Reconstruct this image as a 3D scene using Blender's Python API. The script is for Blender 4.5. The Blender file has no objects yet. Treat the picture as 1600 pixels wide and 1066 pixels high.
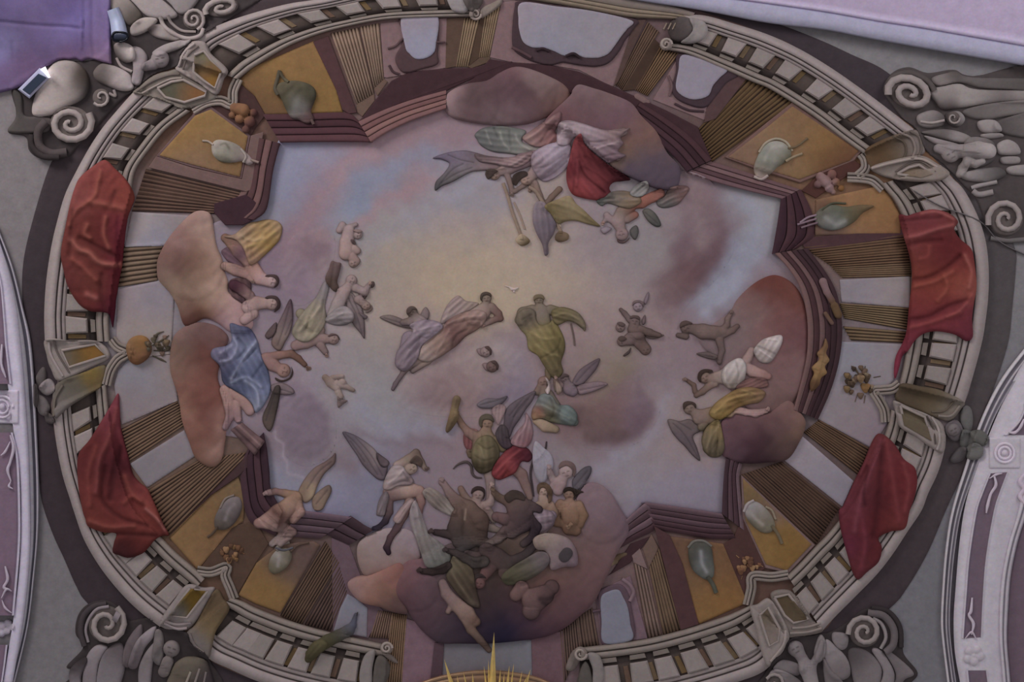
# A frescoed church vault seen from the floor: every painted piece is built as low relief on the vault.
import bpy, math
import numpy as np

scene = bpy.context.scene
COL = scene.collection
# ---------------------------------------------------------------- camera, light, exposure
F = 1331.0            # focal length in pixels of a 1600 x 1066 frame
CZ = 1.6              # eye height above the church floor
Z0, K = 12.4, 0.012   # crown of the vault, and how fast it falls away
U = 0.0081            # metres per pixel at the crown
GAIN = 1.9            # pigments are lighter than they look in the dim nave

cam_d = bpy.data.cameras.new('camera')
cam_d.sensor_width = 36.0
cam_d.lens = F * 36.0 / 1600.0
cam = bpy.data.objects.new('camera', cam_d)
cam.location = (0, 0, CZ)
cam.rotation_euler = (math.pi, 0, 0)
COL.objects.link(cam)
scene.camera = cam

world = bpy.data.worlds.new('world')
scene.world = world
world.use_nodes = True
bg = world.node_tree.nodes['Background']
bg.inputs[0].default_value = (0.96, 0.97, 1.0, 1)
bg.inputs[1].default_value = 0.345

def area(name, loc, aim, size, power, color):
    d = bpy.data.lights.new(name, 'AREA')
    d.shape = 'RECTANGLE'
    d.size, d.size_y = size
    d.energy = power
    d.color = color
    o = bpy.data.objects.new(name, d)
    o.location = loc
    v = [aim[i] - loc[i] for i in range(3)]
    from mathutils import Vector
    o.rotation_euler = Vector(v).to_track_quat('-Z', 'Y').to_euler()
    COL.objects.link(o)
    return o

# daylight through the nave windows, high on the side walls
area('nave_window_light', (-9.0, -9.5, 5.5), (0.5, 0.5, 12), (5, 4), 840, (1.0, 0.98, 0.97))
area('choir_window_light', (9.5, -7.0, 4.5), (1.0, 0, 12), (4, 4), 300, (0.95, 0.96, 1.0))

scene.view_settings.view_transform = 'Standard'
scene.view_settings.look = 'None'
scene.view_settings.gamma = 1.0
scene.view_settings.use_curve_mapping = False
scene.view_settings.exposure = 0.0

# ---------------------------------------------------------------- materials
def material(name, rough=0.85, metal=0.0, mott=0.16, bump=0.12, scale=9.0, emit=None, grain=34.0):
    m = bpy.data.materials.new(name)
    m.use_nodes = True
    nt = m.node_tree
    b = nt.nodes['Principled BSDF']
    b.inputs['Roughness'].default_value = rough
    b.inputs['Metallic'].default_value = metal
    b.inputs['Specular IOR Level'].default_value = 0.15 if not metal else 0.5
    a = nt.nodes.new('ShaderNodeAttribute'); a.attribute_name = 'pigment'
    g = nt.nodes.new('ShaderNodeNewGeometry')
    n1 = nt.nodes.new('ShaderNodeTexNoise')
    n1.inputs['Scale'].default_value = scale; n1.inputs['Detail'].default_value = 8
    n1.inputs['Roughness'].default_value = 0.7
    nt.links.new(g.outputs['Position'], n1.inputs['Vector'])
    r = nt.nodes.new('ShaderNodeMapRange')
    r.inputs['From Min'].default_value = 0.25; r.inputs['From Max'].default_value = 0.75
    r.inputs['To Min'].default_value = 1 - mott; r.inputs['To Max'].default_value = 1 + mott
    nt.links.new(n1.outputs['Fac'], r.inputs['Value'])
    mx = nt.nodes.new('ShaderNodeVectorMath'); mx.operation = 'SCALE'
    nt.links.new(a.outputs['Color'], mx.inputs[0])
    nt.links.new(r.outputs['Result'], mx.inputs['Scale'])
    n3 = nt.nodes.new('ShaderNodeTexNoise')          # sandy grain of the plaster, drifting in hue
    n3.inputs['Scale'].default_value = grain; n3.inputs['Detail'].default_value = 3
    nt.links.new(g.outputs['Position'], n3.inputs['Vector'])
    r3 = nt.nodes.new('ShaderNodeVectorMath'); r3.operation = 'MULTIPLY_ADD'
    r3.inputs[1].default_value = (.34, .26, .34); r3.inputs[2].default_value = (.83, .87, .83)
    nt.links.new(n3.outputs['Color'], r3.inputs[0])
    m3 = nt.nodes.new('ShaderNodeVectorMath'); m3.operation = 'MULTIPLY'
    nt.links.new(mx.outputs['Vector'], m3.inputs[0]); nt.links.new(r3.outputs['Vector'], m3.inputs[1])
    nt.links.new(m3.outputs['Vector'], b.inputs['Base Color'])
    if bump:
        n2 = nt.nodes.new('ShaderNodeTexNoise')
        n2.inputs['Scale'].default_value = 38; n2.inputs['Detail'].default_value = 5
        nt.links.new(g.outputs['Position'], n2.inputs['Vector'])
        bp = nt.nodes.new('ShaderNodeBump')
        bp.inputs['Strength'].default_value = bump; bp.inputs['Distance'].default_value = 0.012
        nt.links.new(n2.outputs['Fac'], bp.inputs['Height'])
        nt.links.new(bp.outputs['Normal'], b.inputs['Normal'])
    if emit:
        b.inputs['Emission Color'].default_value = (*emit[0], 1)
        b.inputs['Emission Strength'].default_value = emit[1]
    return m

FRESCO = material('fresco_plaster')
SKYM = material('fresco_sky', mott=0.10, bump=0.08, scale=6.0)
STONE = material('grey_stucco', mott=0.12, bump=0.15)
CLOTH = material('painted_cloth', mott=0.13, bump=0.1, scale=14)
GILT = material('gilding', rough=0.4, metal=0.35, mott=0.2, bump=0.2)
LILAC = material('lilac_marbled_paint', mott=0.26, bump=0.1, scale=2.2)
METAL = material('lamp_housing', rough=0.45, metal=0.2, mott=0.03, bump=0)
GLASS = material('lamp_glass', rough=0.12, metal=0.0, mott=0.03, bump=0)
LIT = material('lit_lamp_reflector', mott=0.02, bump=0, emit=((0.95, 0.97, 1.0), 1.1))

# ---------------------------------------------------------------- helpers
TUNE = [1.0, 1.0, 1.0, 0.0]
def tune(r=1.0, g=1.0, b=1.0, above=0.0):
    """pigment strength for the pieces built next (only for colours lighter than above)"""
    TUNE[:] = [r, g, b, above]
def lin(c):
    if isinstance(c, str):
        c = [int(c[i:i + 2], 16) for i in (0, 2, 4)]
    c = np.asarray(c, float)
    y = float(c @ np.array([.3, .59, .11]))
    c = c * 151.0 * (y / 165.0) ** 1.22 / max(y, 1) / 255.0      # pigment tone
    c = np.minimum(c * .80 + c @ np.array([.3, .59, .11]) * .20, 1) * np.array([1.025, .965, 1.0])
    l = np.where(c <= 0.04045, c / 12.92, ((c + 0.055) / 1.055) ** 2.4)
    if y > TUNE[3]: l = l * np.array(TUNE[:3])
    return np.minimum(l * GAIN, 0.92)

def pts(s):
    if isinstance(s, str):
        return np.array([[float(t) for t in p.split(',')] for p in s.split()])
    return np.asarray(s, float)

def at(P, off):
    """Point on the vault seen at pixel P, lowered from the plaster by off pixels' worth of relief."""
    P = np.asarray(P, float).reshape(-1, 2)
    u = (P[:, 0] - 800) / F; v = (P[:, 1] - 533) / F
    q = np.maximum(u * u + v * v, 1e-9)
    A = Z0 - np.asarray(off, float) * U - CZ
    t = (-1 + np.sqrt(1 + 4 * K * q * A)) / (2 * K * q)
    return np.stack([u * t, v * t, CZ + t], 1)

def smooth_closed(p, n=6):
    p = pts(p); a, b, c, d = np.roll(p, 1, 0), p, np.roll(p, -1, 0), np.roll(p, -2, 0)
    out = []
    for t in np.linspace(0, 1, n, endpoint=False):
        out.append(0.5 * (2 * b + (c - a) * t + (2 * a - 5 * b + 4 * c - d) * t * t + (3 * b - a - 3 * c + d) * t ** 3))
    return np.stack(out, 1).reshape(-1, 2)

def smooth_open(p, n=6):
    p = pts(p)
    if len(p) < 3: return p
    e = np.vstack([2 * p[0] - p[1], p, 2 * p[-1] - p[-2]])
    out = []
    for i in range(len(p) - 1):
        a, b, c, d = e[i:i + 4]
        for t in np.linspace(0, 1, n, endpoint=False):
            out.append(0.5 * (2 * b + (c - a) * t + (2 * a - 5 * b + 4 * c - d) * t * t + (3 * b - a - 3 * c + d) * t ** 3))
    out.append(p[-1])
    return np.array(out)

def resample(p, n):
    p = pts(p)
    d = np.r_[0, np.cumsum(np.hypot(*np.diff(p, axis=0).T))]
    t = np.linspace(0, d[-1], n)
    return np.stack([np.interp(t, d, p[:, 0]), np.interp(t, d, p[:, 1])], 1)

def seg_dist(P, L):
    """distance of points P to polyline L, and where along it (0..1)"""
    best = np.full(len(P), 1e9); where = np.zeros(len(P)); m = max(len(L) - 1, 1)
    for i in range(len(L) - 1):
        a, b = L[i], L[i + 1]; ab = b - a; q = max(ab @ ab, 1e-9)
        t = np.clip(((P - a) @ ab) / q, 0, 1)
        d = np.hypot(P[:, 0] - a[0] - t * ab[0], P[:, 1] - a[1] - t * ab[1])
        k = d < best
        best[k] = d[k]; where[k] = (i + t[k]) / m
    return best, where

def inside(P, poly):
    r = np.zeros(len(P), bool); x, y = P[:, 0], P[:, 1]
    a, b = poly, np.roll(poly, -1, 0)
    for (x0, y0), (x1, y1) in zip(a, b):
        if y0 == y1: continue
        c = (y0 > y) != (y1 > y)
        r ^= c & (x < (x1 - x0) * (y - y0) / (y1 - y0) + x0)
    return r

class Poly:
    def __init__(s, p, smooth=True):
        s.p = smooth_closed(p) if smooth else pts(p)
        s.lo, s.hi = s.p.min(0), s.p.max(0)
    def sdf(s, P):
        d, _ = seg_dist(P, np.vstack([s.p, s.p[:1]]))
        return np.where(inside(P, s.p), d, -d)
    def rnd(s, P): return None

class Limbs:
    """tapered chains: [(x,y,r) ...] per chain; a continuous body is one Limbs"""
    def __init__(s, chains, blend=2.0):
        s.ch = [np.array([[float(t) for t in q.split(',')] for q in c.split()]) if isinstance(c, str) else np.asarray(c, float) for c in chains]
        al = np.vstack(s.ch); s.k = blend
        s.lo = (al[:, :2] - al[:, 2:]).min(0) - 1; s.hi = (al[:, :2] + al[:, 2:]).max(0) + 1
    def _each(s, P):
        for c in s.ch:
            if len(c) == 1:
                yield c[0, 2] - np.hypot(P[:, 0] - c[0, 0], P[:, 1] - c[0, 1]), np.full(len(P), c[0, 2])
            for i in range(len(c) - 1):
                a, b = c[i], c[i + 1]; ab = b[:2] - a[:2]
                t = np.clip(((P - a[:2]) @ ab) / max(ab @ ab, 1e-9), 0, 1)
                r = a[2] + t * (b[2] - a[2])
                yield r - np.hypot(P[:, 0] - a[0] - t * ab[0], P[:, 1] - a[1] - t * ab[1]), r
    def sdf(s, P):
        o = np.full(len(P), -1e9)
        for d, r in s._each(P):
            h = np.clip(0.5 + 0.5 * (d - o) / s.k, 0, 1)
            o = np.where(o < -1e8, d, o + (d - o) * h + s.k * h * (1 - h))
        return o
    def rnd(s, P):
        o = np.zeros(len(P))
        for d, r in s._each(P):
            o = np.maximum(o, np.sqrt(np.clip(r * r - (r - np.clip(d, 0, r)) ** 2, 0, None)))
        return o

class Union:
    def __init__(s, *sh):
        s.sh = sh; s.lo = np.min([q.lo for q in sh], 0); s.hi = np.max([q.hi for q in sh], 0)
    def sdf(s, P): return np.max([q.sdf(P) for q in s.sh], 0)
    def rnd(s, P): return None

HM = np.zeros((1066 + 200, 1600 + 200))   # how far the relief already stands out, per pixel (100 px margin)
def hget(P):
    x = np.clip(P[:, 0] + 100, 0, 1798); y = np.clip(P[:, 1] + 100, 0, 1264)
    i, j = x.astype(int), y.astype(int); fx, fy = x - i, y - j
    return (HM[j, i] * (1 - fx) + HM[j, i + 1] * fx) * (1 - fy) + (HM[j + 1, i] * (1 - fx) + HM[j + 1, i + 1] * fx) * fy
def hstamp(poly, h):
    poly = pts(poly); lo = np.floor(poly.min(0)).astype(int); hi = np.ceil(poly.max(0)).astype(int)
    lo = np.maximum(lo, -100); hi = np.minimum(hi, [1698, 1164])
    X, Y = np.meshgrid(np.arange(lo[0], hi[0] + 1), np.arange(lo[1], hi[1] + 1))
    m = inside(np.stack([X.ravel() + .01, Y.ravel() + .01], 1), poly).reshape(X.shape)
    v = HM[lo[1] + 100:hi[1] + 101, lo[0] + 100:hi[0] + 101]
    v[m] = np.maximum(v[m], h)

def link_mesh(name, V, faces, C, mat, parent=None, loc=None, smooth=False):
    """V world points, faces list/array of index tuples (image-clockwise = facing down), C linear colours per point"""
    loc = np.asarray(loc if loc is not None else ((parent.location if parent else V.mean(0))), float)
    m = bpy.data.meshes.new(name)
    V = np.asarray(V, float) - loc
    if isinstance(faces, np.ndarray):
        n, k = faces.shape
        m.vertices.add(len(V)); m.vertices.foreach_set('co', V.astype(np.float32).ravel())
        m.loops.add(n * k); m.loops.foreach_set('vertex_index', faces.astype(np.int32).ravel())
        m.polygons.add(n); m.polygons.foreach_set('loop_start', np.arange(0, n * k, k, dtype=np.int32))
        m.update(calc_edges=True)
    else:
        m.from_pydata(V.tolist(), [], faces); m.update()
    C = np.asarray(C, float)
    if C.ndim == 1: C = np.tile(C, (len(V), 1))
    at_ = m.color_attributes.new('pigment', 'FLOAT_COLOR', 'POINT')
    at_.data.foreach_set('color', np.c_[C, np.ones(len(C))].astype(np.float32).ravel())
    m.materials.append(mat)
    if smooth: m.polygons.foreach_set('use_smooth', np.ones(len(m.polygons), bool))
    m.validate()
    o = bpy.data.objects.new(name, m)
    COL.objects.link(o)
    if parent: o.parent = parent
    else: o.location = loc
    return o

def tag(o, label=None, cat=None, group=None, kind=None):
    if label and not kind: kind = 'thing'
    if label: o['label'] = label
    if cat: o['category'] = cat
    if group: o['group'] = group
    if kind: o['kind'] = kind
    return o

def thing(name, label, cat, p, group=None, kind=None):
    o = bpy.data.objects.new(name, None)
    o.empty_display_size = 0.1
    o.location = at([p], float(hget(pts([p]))[0]))[0]
    COL.objects.link(o)
    bpy.context.view_layer.update()
    return tag(o, label, cat, group, kind)

class Paint:
    """pigment field: base or control points, then brush strokes [(line, width, hex, alpha)]"""
    def __init__(s, base, cp=None, sig=None, strokes=()):
        s.base = lin(base) if base else None
        s.cp = None
        if cp:
            t = [q.split(',') for q in cp.split()]
            s.cp = np.array([[float(q[0]), float(q[1])] for q in t]); s.cc = np.array([lin(q[2]) for q in t])
            m_ = s.cc.mean(0); s.cc = np.clip(m_ + (s.cc - m_) * (1.3 if len(s.cp) < 60 else 1.12), 0.004, 0.92)
            if len(s.cp) > 1:
                D = np.hypot(*(s.cp[:, None] - s.cp[None]).transpose(2, 0, 1)); np.fill_diagonal(D, 1e9)
                s.sig = np.full(len(s.cp), sig) if sig else np.clip(D.min(1) * 0.6, 4, 200)
            else: s.sig = np.array([sig or 30.0])
        s.st = [(smooth_open(q[0]), q[1], lin(q[2]), q[3]) for q in strokes]
    def __call__(s, P):
        if s.cp is not None:
            D2 = ((P[:, None] - s.cp[None]) ** 2).sum(2)
            if s.base is not None:
                w = np.exp(-D2 / (2 * s.sig ** 2)); w0 = 0.12
                C = (w @ s.cc + w0 * s.base) / (w.sum(1, keepdims=True) + w0)
            else:
                L = -D2 / (2 * s.sig ** 2); w = np.exp(L - L.max(1, keepdims=True))
                C = (w @ s.cc) / w.sum(1, keepdims=True)
        else:
            C = np.tile(s.base, (len(P), 1))
        for l, w, c, a in s.st:
            d, _ = seg_dist(P, l)
            k = (a * np.exp(-(d / w) ** 2))[:, None]
            C = C * (1 - k) + c * k
        return C

def patch(name, shape, paint, H=4.0, w=None, step=2.0, folds=(), mat=None, parent=None, lift=0.8, rise=0.8,
          flat=None, noise=0.0, lump=None, fade=None, rimc=0.0, pleats=0.0, label=None, cat=None, group=None, kind=None, stamp=True, sm=True):
    """relief mesh with the outline of shape, rounded up to H pixels, lying on what is already there"""
    if isinstance(shape, str): shape = Poly(shape)
    if isinstance(paint, str): paint = Paint(paint)
    lo, hi = shape.lo - step * 1.5, shape.hi + step * 1.5
    xs = np.arange(lo[0], hi[0] + step, step); ys = np.arange(lo[1], hi[1] + step, step)
    X, Y = np.meshgrid(xs, ys); P = np.stack([X.ravel(), Y.ravel()], 1); ny, nx = X.shape
    S = shape.sdf(P)
    e = 0.35
    G = np.gradient(S.reshape(ny, nx), step); gy, gx = G[0].ravel(), G[1].ravel()
    gl = np.maximum(np.hypot(gx, gy), 0.5)
    ins = (S > 0).reshape(ny, nx)
    q = ins[:-1, :-1] | ins[1:, :-1] | ins[:-1, 1:] | ins[1:, 1:]
    j, i = np.nonzero(q); b = j * nx + i
    faces = np.stack([b, b + nx, b + nx + 1, b + 1], 1)      # counter-clockwise seen from below
    out = S <= 0
    mv = np.clip(-S, 0, step * 1.5)
    P[out] += (np.stack([gx / gl, gy / gl], 1) * (mv / gl.clip(0.7, 1.3))[:, None])[out]
    used = np.unique(faces); remap = -np.ones(len(P), int); remap[used] = np.arange(len(used))
    faces = remap[faces]; P = P[used]; S = S[used]; out = out[used]
    s = np.clip(S, 0, None)
    R = shape.rnd(P)
    if R is not None: h = R * rise
    else:
        ww = w or H * 1.6
        q_ = np.clip(s / ww, 0, 1)
        h = H * (q_ * q_ * (3 - 2 * q_)) if fade else H * np.sqrt(np.clip(1 - (1 - q_) ** 2, 0, 1))
    edge = np.clip(s / 2.5, 0, 1)
    pleat = None
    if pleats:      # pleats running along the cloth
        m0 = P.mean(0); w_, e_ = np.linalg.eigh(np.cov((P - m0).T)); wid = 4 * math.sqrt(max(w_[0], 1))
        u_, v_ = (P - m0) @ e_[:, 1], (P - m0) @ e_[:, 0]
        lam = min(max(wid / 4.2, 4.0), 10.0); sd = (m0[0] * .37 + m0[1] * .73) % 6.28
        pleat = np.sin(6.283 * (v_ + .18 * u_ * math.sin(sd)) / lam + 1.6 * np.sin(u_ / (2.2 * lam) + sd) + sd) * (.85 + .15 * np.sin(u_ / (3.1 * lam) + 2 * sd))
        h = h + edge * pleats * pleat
    for l, fw, a in folds:
        d, _ = seg_dist(P, smooth_open(l)); h = h + edge * a * np.exp(-(d / fw) ** 2)
    if lump is not None: h = h + edge * lump(P)
    if noise:
        h = h + edge * noise * (np.sin(P[:, 0] * .21 + 2 * np.sin(P[:, 1] * .09)) * np.sin(P[:, 1] * .17 + 1.7 * np.sin(P[:, 0] * .11)))
    h = np.where(out, 0, np.maximum(h, 0.05))
    under = hget(P)
    base = under if flat is None else np.full(len(P), float(np.percentile(under[~out], 97) if flat == 'top' else flat))
    if flat is None and sm:      # soften the steps underneath
        acc = base.copy()
        for dx, dy in ((4, 0), (-4, 0), (0, 4), (0, -4)): acc += np.maximum(hget(P + [dx, dy]), base - 8)
        base = np.maximum(base, acc / 5)
    off = base + lift + h
    Q = P
    if mat is SKYM:      # brushed, wandering colour borders
        x_, y_ = P[:, 0], P[:, 1]
        Q = P + np.stack([5 * np.sin(.071 * y_ + 2 * np.sin(.027 * x_)) + 3 * np.sin(.19 * y_ + .11 * x_), 5 * np.sin(.067 * x_ + 2 * np.sin(.031 * y_)) + 3 * np.sin(.17 * x_ - .13 * y_)], 1)
    C = paint(Q)
    if pleat is not None: C = C * (1 + .08 * pleat)[:, None]  # pleat shading put into the pigment: ridges lighter, troughs darker
    if fade:      # brushed out into the sky along the rim
        k = np.clip(s / fade, 0, 1)[:, None]; k = k * k * (3 - 2 * k)
        C = SKYP(Q) * (1 - k) + C * k
    if rimc:      # drawn contour, plus light modelling put into the figures' pigment: raised parts lighter
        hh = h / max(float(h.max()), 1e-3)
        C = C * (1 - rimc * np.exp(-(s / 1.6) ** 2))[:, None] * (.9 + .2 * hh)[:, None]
    V = at(P, off)
    # skirt: close the rim down to what lies beneath
    E = np.concatenate([faces[:, [0, 1]], faces[:, [1, 2]], faces[:, [2, 3]], faces[:, [3, 0]]])
    key = np.minimum(E[:, 0], E[:, 1]) * (len(P) + 1) + np.maximum(E[:, 0], E[:, 1])
    _, idx, cnt = np.unique(key, return_index=True, return_counts=True)
    B = E[idx[cnt == 1]]
    rv = np.unique(B)
    m1 = -np.ones(len(P), int); m1[rv] = np.arange(len(rv)) + len(P); m2 = m1 + len(rv)
    down = V[rv].copy(); down[:, 2] += (lift + 0.35 + (np.maximum(base - under, 0)[rv] if flat == 'top' else 0)) * U
    V = np.vstack([V, V[rv], down]); C = np.vstack([C, C[rv], C[rv]])
    sk = np.stack([m1[B[:, 1]], m1[B[:, 0]], m2[B[:, 0]], m2[B[:, 1]]], 1)
    faces = np.vstack([faces, sk])
    loc = None
    o = link_mesh(name, V, faces, C, mat or FRESCO, parent, loc, smooth=True)
    if stamp:
        ok = ~out
        xi = np.round(P[ok, 0]).astype(int) + 100; yi = np.round(P[ok, 1]).astype(int) + 100
        r = int(math.ceil(step / 2))
        for dx in range(-r, r + 1):
            for dy in range(-r, r + 1):
                a_, b_ = np.clip(yi + dy, 0, 1265), np.clip(xi + dx, 0, 1799)
                np.maximum.at(HM, (a_, b_), off[ok])
    return tag(o, label, cat, group, kind)

def prism(name, poly, h, paint, mat=None, parent=None, base=None, bevel=1.0, inset=None, label=None, cat=None, group=None, kind=None, stamp=True):
    """flat-faced slab with a chamfered rim; poly in pixels"""
    p = pts(poly)
    a2 = np.sum(p[:, 0] * np.roll(p[:, 1], -1) - np.roll(p[:, 0], -1) * p[:, 1])
    if a2 > 0: p = p[::-1]
    if isinstance(paint, str): paint = Paint(paint)
    if base is None: base = float(np.median(hget(np.vstack([p * .7 + p.mean(0) * .3]))))
    n = len(p)
    # inset along the angle bisectors
    d1 = np.roll(p, -1, 0) - p; d1 /= np.maximum(np.hypot(d1[:, 0], d1[:, 1]), 1e-6)[:, None]
    d0 = np.roll(d1, 1, 0)
    nr = np.stack([d1[:, 1], -d1[:, 0]], 1) + np.stack([d0[:, 1], -d0[:, 0]], 1)
    nr /= np.maximum(np.hypot(nr[:, 0], nr[:, 1]), 0.6)[:, None]
    t = p + nr * bevel
    lo = base - 0.3
    V = np.vstack([at(p, lo), at(p, base + h - min(bevel, h * .6)), at(t, base + h)])
    f = [tuple(range(2 * n, 3 * n))]
    for i in range(n):
        k = (i + 1) % n
        f += [(i, k, n + k, n + i), (n + i, n + k, 2 * n + k, 2 * n + i)]
    C = np.vstack([paint(p), paint(p), paint(t)])
    o = link_mesh(name, V, f, C, mat or FRESCO, parent)
    if stamp: hstamp(p, base + h)
    return tag(o, label, cat, group, kind)

def ribbon(name, A, B, prof, n=None, mat=None, parent=None, base=0.0, label=None, cat=None, group=None, kind=None, paint=None, s0=0.0, s1=1.0):
    """moulded band between lines A and B; prof = [(s, h, hex) ...] across"""
    A, B = pts(A), pts(B)
    L = np.hypot(*np.diff(A, axis=0).T).sum()
    n = n or max(3, int(L / 6))
    a, b = resample(smooth_open(A), n), resample(smooth_open(B), n)
    V, C = [], []
    pr = [(prof[0][0], 0.0, prof[0][2])] + list(prof) + [(prof[-1][0], 0.0, prof[-1][2])]
    for s, h, c in pr:
        s = s0 + s * (s1 - s0)
        P = a * (1 - s) + b * s
        V.append(at(P, base + h)); C.append(np.tile(lin(c), (n, 1)))
    m = len(pr); V = np.vstack(V); C = np.vstack(C); f = []
    av = np.cross(np.r_[a[-1] - a[0]], np.r_[b[0] - a[0]])
    for k in range(m - 1):
        for i in range(n - 1):
            q = (k * n + i, k * n + i + 1, (k + 1) * n + i + 1, (k + 1) * n + i)
            f.append(q if av < 0 else q[::-1])
    o = link_mesh(name, V, np.array(f), C, mat or STONE, parent)
    hstamp(np.vstack([a * (1 - s0) + b * s0, (a * (1 - s1) + b * s1)[::-1]]), base + max(p[1] for p in prof))
    return tag(o, label, cat, group, kind)

def tube(name, line, r, col, mat=None, parent=None, off=None, seg=6, smooth=True, label=None, cat=None, group=None, taper=None, lift=0.3, stamp=True, flatten=1.0):
    """round moulding that follows a line on the relief"""
    l = smooth_open(line, 5) if smooth else pts(line)
    n = len(l); d = np.gradient(l, axis=0); d /= np.maximum(np.hypot(d[:, 0], d[:, 1]), 1e-6)[:, None]
    nr = np.stack([-d[:, 1], d[:, 0]], 1)
    R = np.full(n, float(r)) if taper is None else np.interp(np.linspace(0, 1, n), np.linspace(0, 1, len(taper)), taper) * r
    base = hget(l) if off is None else np.full(n, float(off))
    if off is None: base = np.convolve(np.pad(base, 2, mode='edge'), np.ones(5) / 5, 'valid')
    V = []
    for k in range(seg + 1):
        th = math.pi * k / seg
        V.append(at(l + nr * (R * math.cos(th))[:, None], base + lift + R * math.sin(th) * flatten))
    V = np.vstack([at(l + nr * R[:, None], base - 0.4)] + V + [at(l - nr * R[:, None], base - 0.4)])
    m = seg + 3; f = []
    for k in range(m - 1):
        for i in range(n - 1):
            f.append((k * n + i, k * n + i + 1, (k + 1) * n + i + 1, (k + 1) * n + i))
    f = np.array(f)
    C = np.tile(lin(col), (len(V), 1)) if isinstance(col, str) else np.vstack([col(l)] * m)
    o = link_mesh(name, V, f, C, mat or STONE, parent, smooth=True)
    if stamp:
        for i in range(n):
            x, y = int(round(l[i, 0])) + 100, int(round(l[i, 1])) + 100
            q = int(max(R[i], 1))
            HM[max(y - q, 0):y + q + 1, max(x - q, 0):x + q + 1] = np.maximum(HM[max(y - q, 0):y + q + 1, max(x - q, 0):x + q + 1], base[i] + R[i] * .8)
    return tag(o, label, cat, group)

def volute(name, c, r, turns, a0, sgn, col, parent=None, squash=(1, 1), rot=0, tr=None, mat=None, label=None):
    """spiral scroll moulding"""
    n = int(14 * turns); tt = np.linspace(0, 1, n)
    rad = r * (1 - tt) ** 0.85 * 1.0 + r * 0.08
    th = a0 + sgn * tt * turns * 2 * math.pi
    x, y = rad * np.cos(th) * squash[0], rad * np.sin(th) * squash[1]
    cr, sr = math.cos(rot), math.sin(rot)
    L = np.stack([c[0] + x * cr - y * sr, c[1] + x * sr + y * cr], 1)
    o = tube(name, L, tr or r * 0.16, col, mat, parent, smooth=False, taper=[1, .95, .8, .6], off=float(hget(pts([c]))[0]) + 1.0, stamp=False)
    if label: o['label'] = label
    return o
# ---------------------------------------------------------------- the vault and the arches around it
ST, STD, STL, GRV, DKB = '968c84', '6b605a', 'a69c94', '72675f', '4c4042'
def grid_surface(name, x0, y0, x1, y1, step, off, paint, mat, **k):
    xs = np.arange(x0, x1 + step, step); ys = np.arange(y0, y1 + step, step)
    X, Y = np.meshgrid(xs, ys); P = np.stack([X.ravel(), Y.ravel()], 1); nx = len(xs)
    j, i = np.meshgrid(np.arange(len(ys) - 1), np.arange(nx - 1), indexing='ij'); b = (j * nx + i).ravel()
    f = np.stack([b, b + nx, b + nx + 1, b + 1], 1)
    return tag(link_mesh(name, at(P, off), f, paint(P), mat, smooth=True), **k)
grid_surface('ceiling', -512, -416, 2112, 1488, 16, 0.0,
    Paint(None, '100,260,757472 1500,120,767876 1450,930,707374 90,950,737473 800,500,757472'), FRESCO, kind='structure')

OUT = ('70,532 69,491 72,441 80,386 90,343 102,303 120,266 140,230 160,200 185,170 210,142 240,117 275,101 300,64 320,49 360,32 400,19 450,6 500,-2 '
       '600,-22 720,-34 850,-30 985,-4 1075,12 1200,54 1250,77 1300,107 1350,142 1390,172 1430,203 1445,232 1482,270 1507,298 1527,336 1540,376 1545,421 1544,466 '
       '1540,501 1535,532 1522,582 1507,630 1482,660 1477,685 1475,707 1465,740 1450,772 1440,798 1418,831 1395,866 1370,898 1335,934 1305,964 1285,986 '
       '1232,994 1200,1042 1152,1066 1060,1092 900,1116 760,1120 600,1108 500,1092 400,1064 324,1030 295,1000 251,981 216,954 186,924 156,886 131,843 115,798 '
       '110,782 97,740 87,687 82,654 80,630 90,596 77,572 71,545')
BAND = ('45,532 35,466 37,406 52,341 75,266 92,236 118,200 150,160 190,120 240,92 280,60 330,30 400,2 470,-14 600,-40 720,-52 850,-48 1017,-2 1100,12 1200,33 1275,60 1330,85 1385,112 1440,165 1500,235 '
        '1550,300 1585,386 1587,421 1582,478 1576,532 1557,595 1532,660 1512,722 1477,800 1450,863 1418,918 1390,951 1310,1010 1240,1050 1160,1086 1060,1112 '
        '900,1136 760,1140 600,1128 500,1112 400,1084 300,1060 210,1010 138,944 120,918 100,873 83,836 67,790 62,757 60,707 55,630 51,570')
patch('shadow_band', Poly(BAND), Paint(DKB, '60,400,453d40 60,480,40373b 200,180,453b3d 1560,420,514d4d 1560,520,504c4a 1500,740,4e4646 1400,920,463c40 120,860,43393d 1250,70,443c40 350,1050,433a3e', sig=130),
      H=1.5, step=5, kind='structure')  # dark band outside the balustrade: shadow put into the colour
# the painted hall behind the columns
patch('wall_inner', Poly(OUT), Paint(None, '250,250,6e5240 450,130,6b4f40 660,80,74605c 900,90,6e5a58 1150,150,5d463e 1290,230,7a5c40 1380,420,6d5448 1330,560,7a7476 1270,760,604c44 1100,900,6a5042 930,970,74605e 760,1000,6e5c60 520,930,62504a 330,850,6e5440 250,700,6e5c50 220,500,7b7678 230,370,7b7678 800,500,8a8488'),
      H=1.0, step=6, kind='structure')

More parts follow.
